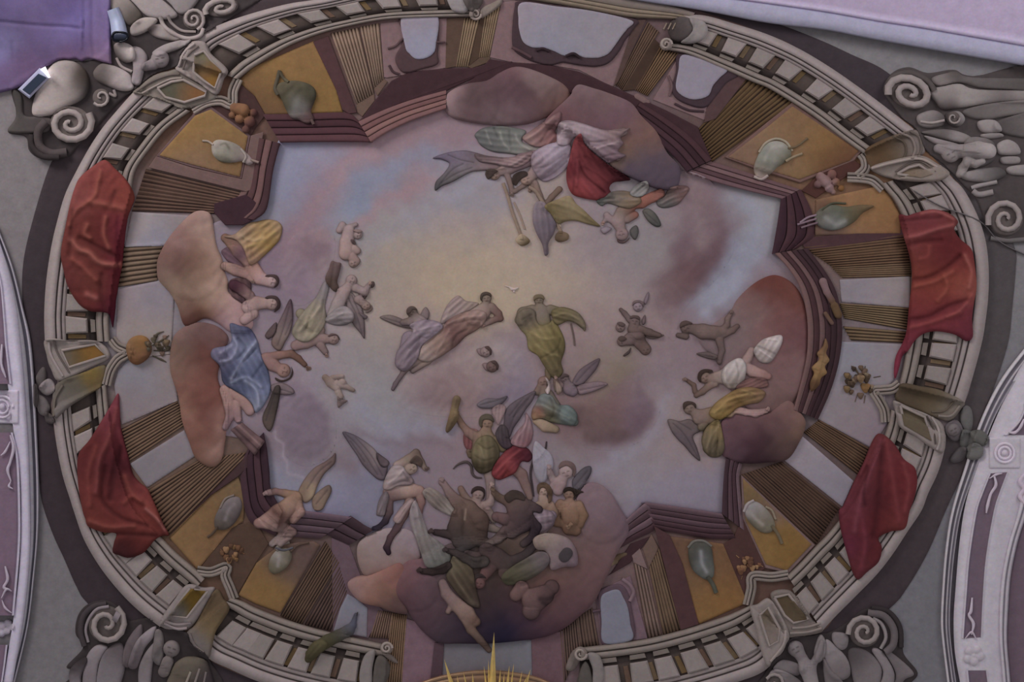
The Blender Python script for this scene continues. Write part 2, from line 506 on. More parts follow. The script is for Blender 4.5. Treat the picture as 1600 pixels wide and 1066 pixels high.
# real arches around the bay, standing lower than the vault
def arch_band(name, side, edge_out, mould, border, panels_outer, lab):
    pass
WHT, PNK = '8d8b9c', '7b6878'
tune(1.68, 1.74, 1.62, 112)
t = thing('trim_1', None, None, (20, 800), kind='structure')
ribbon('white_border', '-8,355 12,420 25,480 32,540 38,610 44,700 47,798 47,850 44,900 36,970 20,1066', '-60,355 -40,420 -20,480 0,540 12,600 22,680 31,740 33,800 32,860 25,940 5,1066',
       [(0, 12, '8a8896'), (.3, 15, '8f8d9d'), (1, 15, '8b8999')], parent=t)
ribbon('moulding', '-4,352 20,416 36,480 48,532 54,600 58,680 61,760 60,830 54,900 44,980 24,1066 16,1098', '-16,352 8,420 22,480 31,540 38,610 44,700 47,798 47,850 43,900 34,980 12,1066 4,1098',
       [(0, 5, '6c6c72'), (.22, 9, '8a8892'), (.3, 7, '50505a'), (.55, 7, '585862'), (.62, 11, '77777f'), (1, 12, '6b6b76')], parent=t)
for nm, A, B in (('pink_panel', '-10,400 2,440 8,500 11,540 18,600', '-60,400 -60,440 -60,500 -60,540 -60,600'),
                 ('pink_panel', '20,676 29,720 32,798 31,860 22,962', '-60,676 -60,720 -60,798 -60,860 -60,962'),
                 ('pink_panel', '12,1008 8,1040 2,1080', '-60,1008 -60,1040 -60,1080')):
    ribbon(nm, A, B, [(0, 17, '8d8a9a'), (.03, 18, '8d8a9a'), (.05, 15.6, '6a5a6c'), (.09, 15.6, '776474'), (1, 15.6, '7c6678')], parent=t)
def rosette(name, c, r, hs, par, lab, col='8b8795'):
    rt = thing(name, lab, 'rosette', c, group=None)
    patch('backing', Poly([(c[0] - hs, c[1] - hs), (c[0] + hs, c[1] - hs), (c[0] + hs, c[1] + hs), (c[0] - hs, c[1] + hs)], False), Paint(col), H=1.5, w=2, step=2, parent=rt)
    for k, q in enumerate((r, r * .62)):
        a = np.linspace(0, 2 * math.pi, 22)
        tube('ring', np.stack([c[0] + q * np.cos(a), c[1] + q * np.sin(a)], 1), 2.0, '8f8b99', parent=rt, smooth=False)
    patch('boss', Limbs([f'{c[0]},{c[1]},{r * .3}']), Paint('8a8694'), step=1.2, parent=rt, rise=.8)
    return rt
def scroll(name, line, r, lab, col='87808e', taper=(.5, 1, .8, 1, .4), leaf=None):
    s = thing(name, lab, 'stucco scroll', pts(line)[0])
    tube('stem', line, r, col, parent=s, taper=taper)
    for q in (leaf or []): tube('leaf', q, r * .8, col, parent=s, taper=[.3, 1, .3])
    return s
SCR = 'stucco scrolls on the pink panels'
rosette('stucco_rosette', (3, 636), 17, 26, t, 'round stucco rosette in a square frame on the left arch band')
patch('stucco_flower', Limbs(['2,978,7', '12,974,6', '10,986,6', '2,990,6', '-4,982,6', '18,980,5']), Paint('87838f'), step=1.5, label='white stucco flower cluster on the lower left arch band', cat='rosette', rise=.6)
scroll('stucco_scroll', '16,680 21,700 16,722 12,735 17,752', 2.6, 'thin stucco scroll at the top of the left pink panel', leaf=['17,752 14,760 20,764', '1,712 8,706 16,690'])
scroll('stucco_scroll', '8,885 12,905 6,918 16,922', 2.6, 'thin stucco scroll at the foot of the left pink panel', leaf=['2,935 10,921 18,924', '3,938 8,950 18,958'])
scroll('stucco_scroll', '3,538 2,568 9,590', 2.4, 'short stucco scroll on the pink panel above the left square rosette')

tune(1.95, 2.0, 1.8, 112)
t = thing('trim_2', None, None, (1540, 800), kind='structure')
ribbon('white_border', '1640,528 1600,566 1570,622 1545,680 1525,730 1508,790 1499,850 1493,920 1490,970 1492,1020 1500,1066 1506,1098',
       '1700,540 1700,600 1690,700 1650,800 1620,850 1600,920 1600,970 1600,1020 1600,1066 1600,1098', [(0, 12, '83828c'), (.1, 15, '85848f'), (1, 15, '84838e')], parent=t)
ribbon('moulding', '1640,500 1600,545 1562,596 1532,657 1510,722 1487,798 1477,860 1472,923 1470,970 1472,1000 1478,1050 1484,1098', '1660,512 1617,556 1580,606 1550,662 1528,725 1503,798 1492,860 1486,923 1484,970 1486,1005 1492,1052 1499,1098',
       [(0, 5, '84838a'), (.2, 9, '8c8b93'), (.3, 7, '5a595f'), (.5, 7, '605f66'), (.6, 11, '86858d'), (.72, 9, '67666e'), (.84, 12, '5d5c64'), (1, 13, '77767f')], parent=t)
ribbon('inner_moulding', '1700,690 1640,700 1612,740 1596,780 1588,810 1576,850 1566,900 1562,950 1562,1000 1566,1050 1570,1098', '1720,690 1660,705 1630,745 1612,785 1602,812 1590,850 1580,900 1576,950 1574,1000 1578,1050 1582,1098',
       [(0, 16, '82818b'), (.25, 20, '8b8a94'), (.45, 17, '66636c'), (.7, 20, '85838d'), (1, 16, '6d6772')], parent=t)
for A, B in (('1601,630 1600,640 1590,660 1568,680', '1618,628 1630,640 1640,660 1650,680'), ('1546,740 1534,770 1524,800 1513,870 1508,930 1503,998', '1575,738 1563,770 1554,800 1542,870 1537,930 1534,996'), ('1510,1048 1512,1070 1514,1098', '1542,1048 1545,1070 1550,1098')):
    ribbon('pink_panel', A, B, [(0, 17, '85838e'), (.06, 17, '85838e'), (.1, 15.6, '65596a'), (.2, 15.6, '6d5f6b'), (.88, 15.6, '705f6a'), (.93, 15.6, '645763'), (.97, 17, '7c7a85'), (1, 17, '85838e')], parent=t)
ribbon('pink_field', '1660,705 1630,745 1612,785 1602,812 1590,850 1580,900 1576,950 1574,1000 1578,1050 1582,1098', '1720,700 1720,745 1720,785 1720,812 1720,850 1720,900 1720,950 1720,1000 1720,1050 1720,1098', [(0, 16.5, '6a5b66'), (.2, 16.5, '6d5c67'), (1, 16.5, '6f5e69')], parent=t)
rosette('stucco_rosette', (1570, 708), 15, 24, t, 'round stucco rosette in a square frame on the right arch band', '82818b')
patch('stucco_flower', Limbs(['1514,1018,7', '1526,1016,7', '1532,1026,7', '1522,1034,7', '1512,1030,7', '1522,1025,5']), Paint('83818b'), step=1.5, label='white five-petalled stucco flower on the lower right arch band', cat='rosette', rise=.6)
scroll('stucco_scroll', '1553,742 1556,758 1548,772 1543,790 1541,802', 2.6, 'thin stucco scroll at the top of the right pink panel', leaf=['1546,748 1556,742 1566,740'])
scroll('stucco_scroll', '1519,934 1517,955 1514,962 1521,975 1518,992', 2.6, 'thin stucco scroll with a bead at the foot of the right pink panel', leaf=['1508,998 1518,988 1526,1000'])
scroll('stucco_scroll', '1600,655 1594,668 1586,676 1577,676', 2.6, 'stucco scroll on the pink panel above the right square rosette')
scroll('stucco_scroll', '1604,738 1594,752 1600,764 1594,776 1602,788', 4, 'broad stucco shell scroll beside the inner moulding of the right arch')

tune()
t = thing('trim_3', None, None, (1400, 60), kind='structure')
ribbon('pale_edge', '930,-14 985,-1 1100,17 1200,36 1290,47 1362,61 1440,75 1520,89 1600,103 1692,120', '930,-60 985,-30 1100,-9 1200,5 1290,18 1375,33 1440,43 1520,57 1600,71 1692,88',
       [(0, 10, '7d828c'), (.08, 16, '9298a8'), (.5, 17, '959aac'), (.93, 17, '979cb0'), (1, 16, 'a7a6bb')], parent=t)
ribbon('lilac_face', '930,-60 985,-30 1100,-9 1200,5 1290,18 1375,33 1440,43 1520,57 1600,71 1692,88', '1000,-98 1100,-98 1200,-98 1300,-98 1400,-98 1450,-98 1500,-98 1550,-98 1620,-98 1692,-98',
       [(0, 19, 'b3b0c6'), (.04, 20, 'aca6bd'), (.1, 18, '9b92a8'), (1, 18, '9c93aa')], parent=t)
# ---------------------------------------------------------------- the painted hall: pilasters, panels, windows, cornices
def panel(name, poly, col, lab, cat, h=2.0, frame=None, fw=4, smooth=False, strokes=(), cp=None):
    """a flat wall field, with a raised frame when it has one"""
    p = pts(poly)
    if frame:
        t = thing(name, lab, cat, p.mean(0))
        prism('frame', p, h + 1.5, frame, parent=t, bevel=1.5)
        c = p.mean(0); d = np.hypot(*(p - c).T)[:, None]
        q = c + (p - c) * (1 - fw / d)
        patch('field', Poly(q, False), Paint(col, cp, None, strokes), H=.8, w=1.5, step=2.5, parent=t)
        return t
    if cp or strokes or smooth:
        return patch(name, Poly(p, smooth), Paint(col, cp, None, strokes), H=h, w=2.5, step=2.5, label=lab, cat=cat)
    return prism(name, p, h, col, label=lab, cat=cat)

def pilaster(quad, lab, n=5, cols=('7a6444', '4a3828'), h=4.0, base=None, side=None, cap=None, cat='pilaster', name='fluted_pilaster', lift=0):
    """quad: outer-left, outer-right, inner-right, inner-left; flutes run from the outer end to the inner end"""
    q = pts(quad); t = thing(name, lab, cat, q.mean(0))
    b0 = float(np.median(hget(np.vstack([q * .6 + q.mean(0) * .4, q.mean(0)])))) + lift
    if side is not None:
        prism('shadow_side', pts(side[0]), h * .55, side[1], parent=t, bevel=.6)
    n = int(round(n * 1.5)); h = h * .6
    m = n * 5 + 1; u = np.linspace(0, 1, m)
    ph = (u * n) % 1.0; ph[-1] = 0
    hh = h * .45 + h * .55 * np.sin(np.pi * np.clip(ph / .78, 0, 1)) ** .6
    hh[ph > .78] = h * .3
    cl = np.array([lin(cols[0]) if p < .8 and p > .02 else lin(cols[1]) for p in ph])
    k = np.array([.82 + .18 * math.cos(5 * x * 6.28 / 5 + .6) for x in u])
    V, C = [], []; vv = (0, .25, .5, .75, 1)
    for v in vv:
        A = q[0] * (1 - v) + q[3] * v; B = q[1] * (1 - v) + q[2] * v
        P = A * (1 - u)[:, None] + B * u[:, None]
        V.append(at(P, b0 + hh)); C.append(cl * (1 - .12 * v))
    r = len(vv); f = []
    cw = np.cross(q[1] - q[0], q[3] - q[0]) > 0
    for a in range(r - 1):
        for i in range(m - 1):
            z = (a * m + i, (a + 1) * m + i, (a + 1) * m + i + 1, a * m + i + 1)
            f.append(z if cw else z[::-1])
    base_n = r * m
    rim = [i for i in range(m)] + [a * m + m - 1 for a in range(1, r)] + [(r - 1) * m + i for i in range(m - 2, -1, -1)] + [a * m for a in range(r - 2, 0, -1)]
    Vall = np.vstack(V); Call = np.vstack(C)
    low = Vall[rim].copy(); low[:, 2] += h * U * 1.05
    for i in range(len(rim)):
        j = (i + 1) % len(rim); f.append((rim[i], rim[j], base_n + j, base_n + i))
    link_mesh('shaft', np.vstack([Vall, low]), np.array(f), np.vstack([Call, Call[rim]]), FRESCO, t)
    hstamp(q, b0 + h)
    if base is not None:
        prism('base_block', pts(base[0]), h * .8, base[1], parent=t, bevel=1.5)
    if cap is not None:
        prism('capital', pts(cap[0]), h * .9, cap[1], parent=t, bevel=1.5)
    return t

def cornice(A, B, lab, cols, n=None, name='cornice', base=0, hmax=10):
    """stepped entablature between its outer line A and the inner lip B"""
    k = len(cols); prof = []
    t = thing(name, lab, 'cornice', pts(B)[0])
    w = 1.0 / k
    b0 = float(np.median(hget(resample((pts(A)[[0, -1]] + pts(B)[[0, -1]]) / 2, 5)))) + .3
    for i, c in enumerate(cols):
        h0 = 2 + (hmax - 2) * i / k
        ribbon('moulding', A, B, [(0, h0, c), (.62, h0 + 1.4, c), (.78, h0 + 1.8, c), (1, h0 + .2, DKC if i < k - 1 else c)], parent=t, base=b0, s0=i * w, s1=(i + 1) * w)
    return t
DKC = '3c2a2c'
YEL, YEL2, MAR, MAR2, PKW, PKD = '80643c', '7a5f42', '583a3a', '4a2f33', '7c6462', '6a5350'
TAN, TAND, BRN, BRND = '86725c', '5c4836', '684f3e', '432f28'

# -- sky seen through the opening of the hall
SKYP = Paint(None,
  '455,245,858799 500,240,858393 540,235,8f7b80 580,245,8e7a7d 640,205,8b797c 690,190,8a787c 440,290,7f8494 470,280,7d8597 520,270,8b8088 560,270,858692 600,270,7e8694 560,300,778496 600,300,808693 540,330,7f8894 '
  '490,310,897880 470,340,88757c 510,330,897d84 450,320,808592 430,330,82858f 640,290,8d7b7d 660,270,8b8087 610,320,8c7d80 680,300,8c8688 640,330,8b8a8c 700,270,858892 720,300,8a8888 760,310,8c8789 700,350,928b88 '
  '590,360,8c8a86 560,370,878788 640,370,938d82 760,350,948a82 700,390,9b907d 640,410,988e7a 590,410,8e897e 740,430,a09479 680,450,a19478 620,450,958b7a 800,400,a09580 860,370,948a80 850,430,a0957f 780,470,a19579 900,400,908684 930,360,8a8080 '
  '900,460,998c7c 950,420,8c8280 980,340,857f7f 1010,310,838282 1000,380,85827f 1040,330,867d7c 1030,290,85797a 1000,430,8a8280 950,470,958880 1020,470,877a78 1060,290,8a7a7c 1080,330,7d6a6c 1110,320,7e6b70 1100,370,77646a 1080,420,725c5e '
  '1050,450,735d5f 1030,480,7d6a6b 1110,410,745f63 1080,390,78656a 1130,350,7a6a70 1150,320,868689 1190,330,8d9090 1180,370,888d91 1160,390,7f8590 1200,400,857f86 1145,420,7f8591 1120,450,858d98 1150,450,858a94 1100,480,84838b '
  '1180,440,857678 1080,500,887a7c 1010,520,8a7b78 960,520,8d7f79 900,520,8c7c78 600,500,9a8f80 660,500,948680 560,480,938a80 590,540,8b8780 560,560,888786 520,540,8f8886 500,480,8d8385 480,430,83737c 440,400,81717a 470,380,83717a 500,400,8a7c80 '
  '430,440,827480 520,420,8b8282 460,470,7f747c 480,570,8d8589 500,600,87848b 530,600,8d867f 560,620,84858a 600,600,868785 640,580,908480 640,540,91837d 690,560,8b7a78 720,580,8a7776 660,610,8a7b79 700,620,887877 600,650,808389 560,650,7e8088 '
  '520,660,7c7a82 480,640,7a6e78 450,620,7c707a 460,660,786a75 490,690,776a76 440,690,7a717a 470,720,746a75 520,700,7a7378 590,690,7a7b8a 560,680,7e7d86 640,660,7c7d86 680,650,7f7d80 620,700,787380 660,700,7b7078 700,680,7e7077 540,720,756b74 430,740,7c8090 '
  '460,750,7e8290 500,760,7c7e8a 520,790,757890 560,790,737689 600,760,747484 640,730,79727c 480,790,78798a 740,640,857675 780,610,86797d 820,600,857a80 800,640,7f7880 760,560,887876 810,540,877a80 840,570,8a7b78 900,580,857772 940,560,857a6c '
  '960,580,80765f 980,560,857a70 930,600,847569 900,640,7a6768 940,640,745f60 980,610,766367 1010,590,837879 960,670,6f5a5a 910,680,725d5d 1010,640,76656a 1000,680,7c6f75 1030,620,847b7f 1040,660,837b7e 1060,640,847a7a 980,710,7f7d86 940,710,7d7580 '
  '1020,710,827d80 1060,700,84797a 1090,710,847878 1060,750,7f7c88 1020,750,7e7d88 980,740,807f86 940,750,7e7a82 900,720,7f7c80 1100,760,7a7886 1040,780,7b7887 1100,660,857c7a 920,770,76707a 1060,560,85787a 1050,600,857a7c 1100,540,857476 '
  '380,520,857a80 380,600,857a80 300,500,80787e 1220,500,806f70 1220,600,75605c 800,800,7a7078 700,760,7c727a 1180,560,806c6c', None, [
  ('690,178 620,200 560,240 505,300 465,370 450,440', 15, '947b7e', .5), ('445,250 480,238 530,240', 12, '818b9b', .5), ('550,325 570,288 615,258 680,238', 14, '7b8799', .6),
  ('565,345 605,312 655,292 700,278', 10, '997e80', .6), ('520,285 545,262 580,240', 7, '9a8486', .4), ('595,375 650,335 720,315 785,322', 13, '888c91', .5), ('560,400 620,370 690,340 760,335 820,345', 8, '938f88', .4),
  ('700,310 730,290 765,285', 10, '8d929c', .45), ('600,440 640,400 720,375 800,370 880,390', 16, '99907e', .4), ('440,330 470,300 500,275', 9, '82808f', .4),
  ('560,640 600,662 650,672 700,668', 12, '868b98', .5), ('540,682 620,690 700,694', 8, '77696f', .45), ('432,668 442,712 466,742 505,742', 2.5, '989199', .6), ('440,745 470,765 510,770', 12, '79808f', .5), ('560,745 590,765 600,785', 14, '767d8f', .4),
  ('1160,320 1190,350 1170,400 1130,445 1105,470', 14, '8a949f', .55), ('1150,430 1130,470 1105,485', 10, '929aa6', .5), ('935,735 985,712 1025,670 1045,625', 10, '8b8d96', .5), ('985,545 965,592 938,625', 11, '7d7460', .45), ('1000,745 1070,725 1110,695', 9, '8b8283', .4),
  ('1050,560 1060,600 1080,640', 12, '877a78', .4), ('960,420 985,400 1000,370', 14, '878584', .4), ('590,540 640,520 680,500', 10, '958d7e', .4), ('660,470 740,440 820,430 900,440', 20, 'a0957c', .4), ('760,625 800,615 830,630', 7, '948f96', .5), ('470,370 500,362 516,390', 6, '93848a', .45), ('950,330 980,350 1010,345', 10, '8b8684', .4), ('850,540 880,570 930,570', 10, '8d7d78', .4)])
k_ = SKYP.cp[:, 1] > 600; SKYP.cc[k_] = SKYP.cc[k_] * np.array([1.19, 1.16, 1.09])      # the lower sky is a paler, warmer blue
patch('painted_sky', Poly('437,216 560,214 600,196 690,150 1030,190 1075,262 1225,300 1225,390 1290,470 1290,600 1180,700 1135,730 1135,805 1005,786 960,840 760,900 600,860 540,812 440,806 418,770 410,690 345,680 312,600 300,500 305,400 330,350 410,320 430,230', False),
  SKYP,
  H=1.2, w=3, step=3, mat=SKYM, label='painted cloudy sky field filling the middle of the vault', cat='painted sky')

# -- upper left
panel('ochre_panel', '303,176 330,166 392,212 378,280 300,262 244,244', YEL, 'ochre wall panel behind the white urn at upper left', 'wall panel', frame=PKD, fw=5, cp='330,190,876a38 280,210,8c6a30 350,250,7e6038 300,250,80664a')
panel('ochre_panel', '392,106 490,64 526,140 536,176 415,180 398,150 372,128', YEL, 'ochre wall panel behind the dark green urn at upper left', 'wall panel', cp='430,110,8a6a34 480,90,846436 510,150,80622e 430,170,6f5230 400,130,775830')
panel('corner_pier', '372,128 398,150 415,180 400,200 392,212 330,167 362,160', '4e3430', 'dark reddish pier between the two upper left ochre panels', 'pier', h=2.5)
patch('corner_flowers', Limbs(['366,168,8 380,172,10', '374,186,7', '390,190,9', '384,202,6', '396,176,6', '362,180,5']), Paint('6a4a36', '372,170,7c5638 390,192,633f38 384,178,8a6238 396,178,553234', 8), step=1.5, label='reddish gold flower bunch in the upper left corner pier', cat='flowers', rise=.7)
pilaster('212,291 225,267 240,258 240,258', 'narrow strip', 1) if False else None
pilaster('207,329 222,268 386,303 352,334', 'dark brown fluted pilaster pointing right under the upper left ochre panel', 7, (BRN, BRND)) if False else None
pilaster('228,264 206,330 336,334 382,302', 'dark brown fluted pilaster below the upper left white urn', 7, (BRN, BRND), h=4)
panel('frame_strip', '244,244 300,262 378,280 392,212 412,206 396,296 384,300 232,262', '6f5850', 'pinkish frame strip edging the upper left ochre panel', 'frame strip', h=2)
pilaster('517,52 560,43 585,146 557,163', 'broad tan fluted pilaster at upper left beside the maroon strip', 5, (TAN, TAND), base=('557,163 585,146 586,158 566,183 558,176', '6b5646'))
panel('maroon_strip', '489,66 513,56 558,176 545,178 535,172 525,140', MAR, 'maroon wall strip beside the upper left dark urn', 'wall strip', h=2.5)
pilaster('562,42 592,36 600,123 584,138', 'narrow tan fluted pilaster left of the upper left arched window', 4, (TAN, TAND), base=('584,138 600,123 606,128 590,150', '6b5646'))
panel('pink_wall', '594,36 700,28 700,106 604,122 600,121', PKW, 'pinkish wall around the upper left arched window', 'wall', h=1.5)
def window(lab, pane, frame, dark=None, sill=None, cp=None, pc='85838c', fc='4b393d', extra=()):
    t = thing('arched_window', lab, 'window', pts(pane).mean(0))
    patch('frame', Poly(frame), Paint(fc), H=2.5, w=2, step=1.8, parent=t)
    patch('pane', Poly(pane), Paint(pc, cp), H=.8, w=2, step=2, parent=t, mat=SKYM)
    for l, r, c in extra: tube('scroll_moulding', l, r, c, FRESCO, t)
    return t
window('arched window with pale pane at upper left beyond the balustrade', '629,24 682,22 681,70 676,84 664,91 650,92 640,84 633,72', '624,28 629,50 628,68 618,88 620,102 632,114 660,108 684,100 684,84 686,60 684,24 660,18',
       extra=[('606,76 618,72 630,60', 2, '5a4444'), ('608,102 614,112 624,116', 2, '4f3a3c'), ('681,66 696,66', 1.6, '5a4444')], cp='650,40,88848c 660,70,848a98', fc='553f40')
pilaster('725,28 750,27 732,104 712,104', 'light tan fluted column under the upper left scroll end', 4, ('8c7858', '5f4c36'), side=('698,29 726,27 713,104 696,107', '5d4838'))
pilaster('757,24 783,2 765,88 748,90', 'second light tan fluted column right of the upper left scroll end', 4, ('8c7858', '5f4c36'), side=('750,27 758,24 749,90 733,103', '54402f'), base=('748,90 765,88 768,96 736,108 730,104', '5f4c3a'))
# frieze and cornice of the upper left bay
panel('frieze', '566,184 590,152 612,126 640,112 696,107 740,106 768,98 800,96 800,104 740,122 695,143 625,162 560,190', MAR2, 'dark maroon frieze under the upper left columns', 'frieze', h=3, smooth=False)
cornice('560,190 590,176 625,162 660,151 697,141', '580,223 605,207 640,190 665,181 697,170', 'pinkish stepped cornice of the upper left bay below the tan pilasters', ('765450', '6f4c48', '7e5c54', '765450'))
cornice('410,178 470,178 540,176 562,190', '438,223 500,222 560,222 582,223', 'dark maroon cornice at upper left with its edge against the blue sky', ('553438', '4c2c32', '56343a', '5c3a3e'))
cornice('392,212 386,252 378,296 352,334', '438,224 427,266 417,326 398,344', 'pink and maroon cornice returning down on the upper left side', ('70544e', '5a3c3c', '6f504c', '4d3236'))
panel('corner_block', '335,318 384,304 414,326 400,342 380,352 352,352 334,332', '472c34', 'dark maroon corner block beside the upper left cloud', 'block', h=5)
# -- top centre
panel('pink_wall', '783,4 815,0 830,0 925,16 990,30 1000,36 960,138 905,110 860,102 800,98 765,90', PKW, 'pinkish wall around the large top window', 'wall', h=1.2, smooth=False)
window('large shaped window with grey white pane at the top centre', '815,4 870,10 925,17 987,32 980,45 972,55 960,72 950,84 935,90 915,90 900,86 882,87 866,80 850,75 832,74 818,66 812,50 810,30', '804,12 812,2 870,7 930,14 995,30 992,44 978,62 968,80 952,98 932,104 905,102 880,98 860,102 835,97 815,88 802,76 800,50',
       cp='830,20,8a868c 900,50,83848a 960,50,858489 860,70,7f858f', extra=[('800,74 816,82 830,90', 2.5, '5a4244'), ('838,79 848,76 858,80', 2.5, '39292e'), ('884,88 896,84 906,90', 2.5, '39292e')])
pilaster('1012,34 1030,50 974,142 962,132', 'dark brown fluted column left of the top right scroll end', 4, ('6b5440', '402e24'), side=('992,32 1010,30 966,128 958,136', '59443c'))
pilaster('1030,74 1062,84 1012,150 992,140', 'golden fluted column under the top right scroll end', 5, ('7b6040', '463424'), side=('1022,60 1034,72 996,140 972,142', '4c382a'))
patch('capital_scroll', Limbs(['996,152,6 1006,158,6', '1004,165,5', '1012,160,4']), Paint('77605a'), step=1.5, label='small pink scroll bracket under the golden column at the top right', cat='bracket', rise=.6)
panel('pink_wall', '1062,86 1100,94 1160,120 1140,160 1100,188 1020,156', PKW, 'pinkish wall around the upper right arched window', 'wall', h=1.2)
window('arched window with pale pane at upper right beyond the balustrade', '1066,86 1100,93 1137,106 1124,122 1114,134 1108,148 1096,154 1080,155 1064,148 1056,136 1060,110', '1060,84 1056,112 1050,136 1053,150 1066,160 1090,168 1106,166 1120,150 1136,130 1154,118 1140,103 1100,90',
       extra=[('1044,118 1050,135 1046,150', 2, '6b5452'), ('1054,162 1076,172 1100,174', 2, '4b383c')], fc='4a383e')
panel('maroon_strip', '1137,107 1168,121 1118,186 1100,192 1104,170', '5b4240', 'maroon wall strip right of the upper right arched window', 'wall strip', h=2)
pilaster('1166,120 1240,160 1112,254 1092,200', 'broad dark brown fluted pilaster at upper right', 8, ('67502f', '3b2920'), h=4)
panel('frieze', '765,92 800,98 860,102 905,112 960,136 1000,154 1040,172 1090,198 1112,250 1075,262 1030,200 990,175 930,150 880,145 700,150 740,122', MAR2, 'long dark maroon frieze above the pink clouds at the top', 'frieze', h=3)
cornice('1000,160 1040,185 1080,215 1112,250', '985,185 1020,215 1050,242 1072,268', 'dark maroon stepped cornice running down right of the pink clouds', ('523438', '452a30', '51343a', '472c34'))
panel('ochre_panel', '1132,246 1200,190 1238,160 1348,236 1334,252 1250,286 1180,264', YEL, 'ochre wall panel behind the pale urn at upper right', 'wall panel', frame='75594e', fw=6, cp='1240,190,80623e 1290,220,856436 1310,245,6e4a30 1200,220,856a48 1170,245,7c6048')
panel('corner_pier', '1334,250 1352,262 1340,278 1322,276 1275,310 1252,298 1280,272', '59352c', 'dark reddish pier with flowers between the upper right ochre panels', 'pier', h=3)
patch('corner_flowers', Limbs(['1282,276,7 1290,284,9', '1300,272,7', '1306,284,6', '1296,294,7', '1314,294,5', '1278,288,6', '1302,300,4']), Paint('77594f', '1288,280,8a7068 1300,272,7c5448 1296,294,8e7470 1314,294,825a32 1278,288,70504c', 7), step=1.5, label='pinkish flower bunch on the upper right corner pier', cat='flowers', rise=.7)
cornice('1110,252 1150,264 1200,280 1250,296', '1072,270 1125,287 1175,300 1221,311', 'pinkish stepped cornice under the upper right ochre panel', ('6b5050', '755a58', '5c4144', '6c5153'))
cornice('1252,296 1268,330 1274,366 1246,388', '1220,311 1216,340 1211,370 1206,397', 'deep maroon cornice turning down at the right side', ('55363a', '492b34', '55363c', '4a2e38'))
# -- right side
panel('ochre_panel', '1275,312 1376,290 1394,312 1408,338 1408,366 1274,368', YEL2, 'ochre wall panel behind the green urn at the right', 'wall panel', cp='1330,305,8c6840 1380,320,8a6538 1300,350,6a5244 1390,350,855f38 1290,330,6f523e')
panel('maroon_strip', '1250,372 1410,358 1414,370 1258,392', '55383a', 'maroon strip under the right ochre panel', 'wall strip', h=2)
pilaster('1414,366 1422,411 1302,418 1256,386', 'first fluted pilaster left of the upper right red drape, nearest the ochre panel', 7, ('73583c', '452f24'), h=4)
pilaster('1422,411 1424,432 1316,434 1300,418', 'narrow fluted pilaster left of the upper right red drape', 4, ('7d6648', '4b3728'), h=4)
tune(1.08, 1.06, .97); patch('pale_opening', Poly('1312,437 1422,432 1422,481 1315,472', False), Paint('817d84', '1340,450,7f7d86 1390,450,847f80 1370,470,86828a'), H=1, w=2, step=2.5, label='pale opening between fluted pilasters beside the upper right red drape', cat='opening', mat=SKYM); tune()
pilaster('1422,481 1420,516 1320,498 1312,474', 'fluted pilaster left of the lower half of the upper right drape', 5, ('7d6a48', '453525'), h=4)
pilaster('1418,518 1412,536 1330,532 1318,510', 'short fluted pilaster above the large pale opening at right', 3, ('7a6646', '453525'), h=3.5)
tune(1.08, 1.06, .97); patch('pale_opening', Poly('1314,534 1412,538 1398,592 1382,610 1386,662 1362,700 1276,654 1300,600', False), Paint('7d7a84', '1340,550,7c808c 1390,560,827e84 1340,640,80797e 1300,640,7f7c84 1370,670,7d7580'), H=1, w=2, step=2.5, label='large pale opening behind the flower bowl at right', cat='opening', mat=SKYM); tune()
cornice('1262,388 1290,425 1308,460 1316,510 1312,560 1298,610 1278,656', '1210,396 1232,420 1250,450 1260,490 1262,530 1258,570 1240,640', 'curved maroon cornice behind the right cloud', ('4a3236', '442e32', '4c3236', '6f5450', '533638', '765a54'), hmax=7)
patch('gilded_leaf_ornament', Poly('1268,612 1266,598 1272,584 1269,574 1280,562 1277,552 1286,541 1290,529 1294,541 1291,552 1296,563 1289,573 1292,583 1283,591 1280,602'), Paint(None, '1272,605,6a4e30 1280,580,86683c 1288,550,7a5c3a 1284,565,8a6e44', 8), H=4, step=1.3, folds=[('1270,608 1280,580 1290,534', 1.2, 1.5), ('1280,580 1272,578', 1, -1), ('1284,566 1292,570', 1, -1), ('1286,556 1279,556', 1, -1)], label='gilded leaf ornament on the curved cornice at right', cat='ornament')
patch('wall_bracket', Limbs(['1286,440,6 1292,456,5 1300,470,5', '1290,490,3 1300,505,3', '1304,478,6 1310,492,6']), Paint('6a5048', '1288,445,7d6460 1306,485,6a5236', 8), step=1.5, label='pink scroll bracket on the maroon wall at right', cat='bracket', rise=.5)
pilaster('1360,701 1345,746 1256,676 1280,656', 'broad brown fluted pilaster rising to the lower right drape', 7, ('6a5138', '3f2d22'), h=4)
pilaster('1345,742 1334,752 1254,684 1262,672', 'thin golden fluted strip beside the pale opening at lower right', 2, ('83704e', '5a4832'), h=3) if False else None
tune(1.08, 1.06, .97); patch('pale_opening', Poly('1254,682 1334,752 1316,792 1226,720', False), Paint('7f7c88', '1260,700,8a8690 1300,750,7d7d8a'), H=1, w=2, step=2.5, label='pale opening beside the lower right red drape', cat='opening', mat=SKYM); tune()
pilaster('1312,794 1275,851 1158,742 1222,722', 'broad dark brown fluted pilaster at lower right ending at the balustrade', 9, ('5e4634', '382822'), h=4)
panel('ochre_panel', '1158,742 1274,852 1232,897 1196,888 1160,810', YEL, 'ochre wall panel behind the pale urn at lower right', 'wall panel', frame='75605a', fw=6, cp='1200,850,846634 1230,860,7e5f2c 1180,790,75603a 1200,800,77604c')
panel('corner_pier', '1160,808 1196,888 1176,905 1166,945 1128,852 1146,840', '583a34', 'reddish brown pier behind the gold flowers at lower right', 'pier', h=2.5)
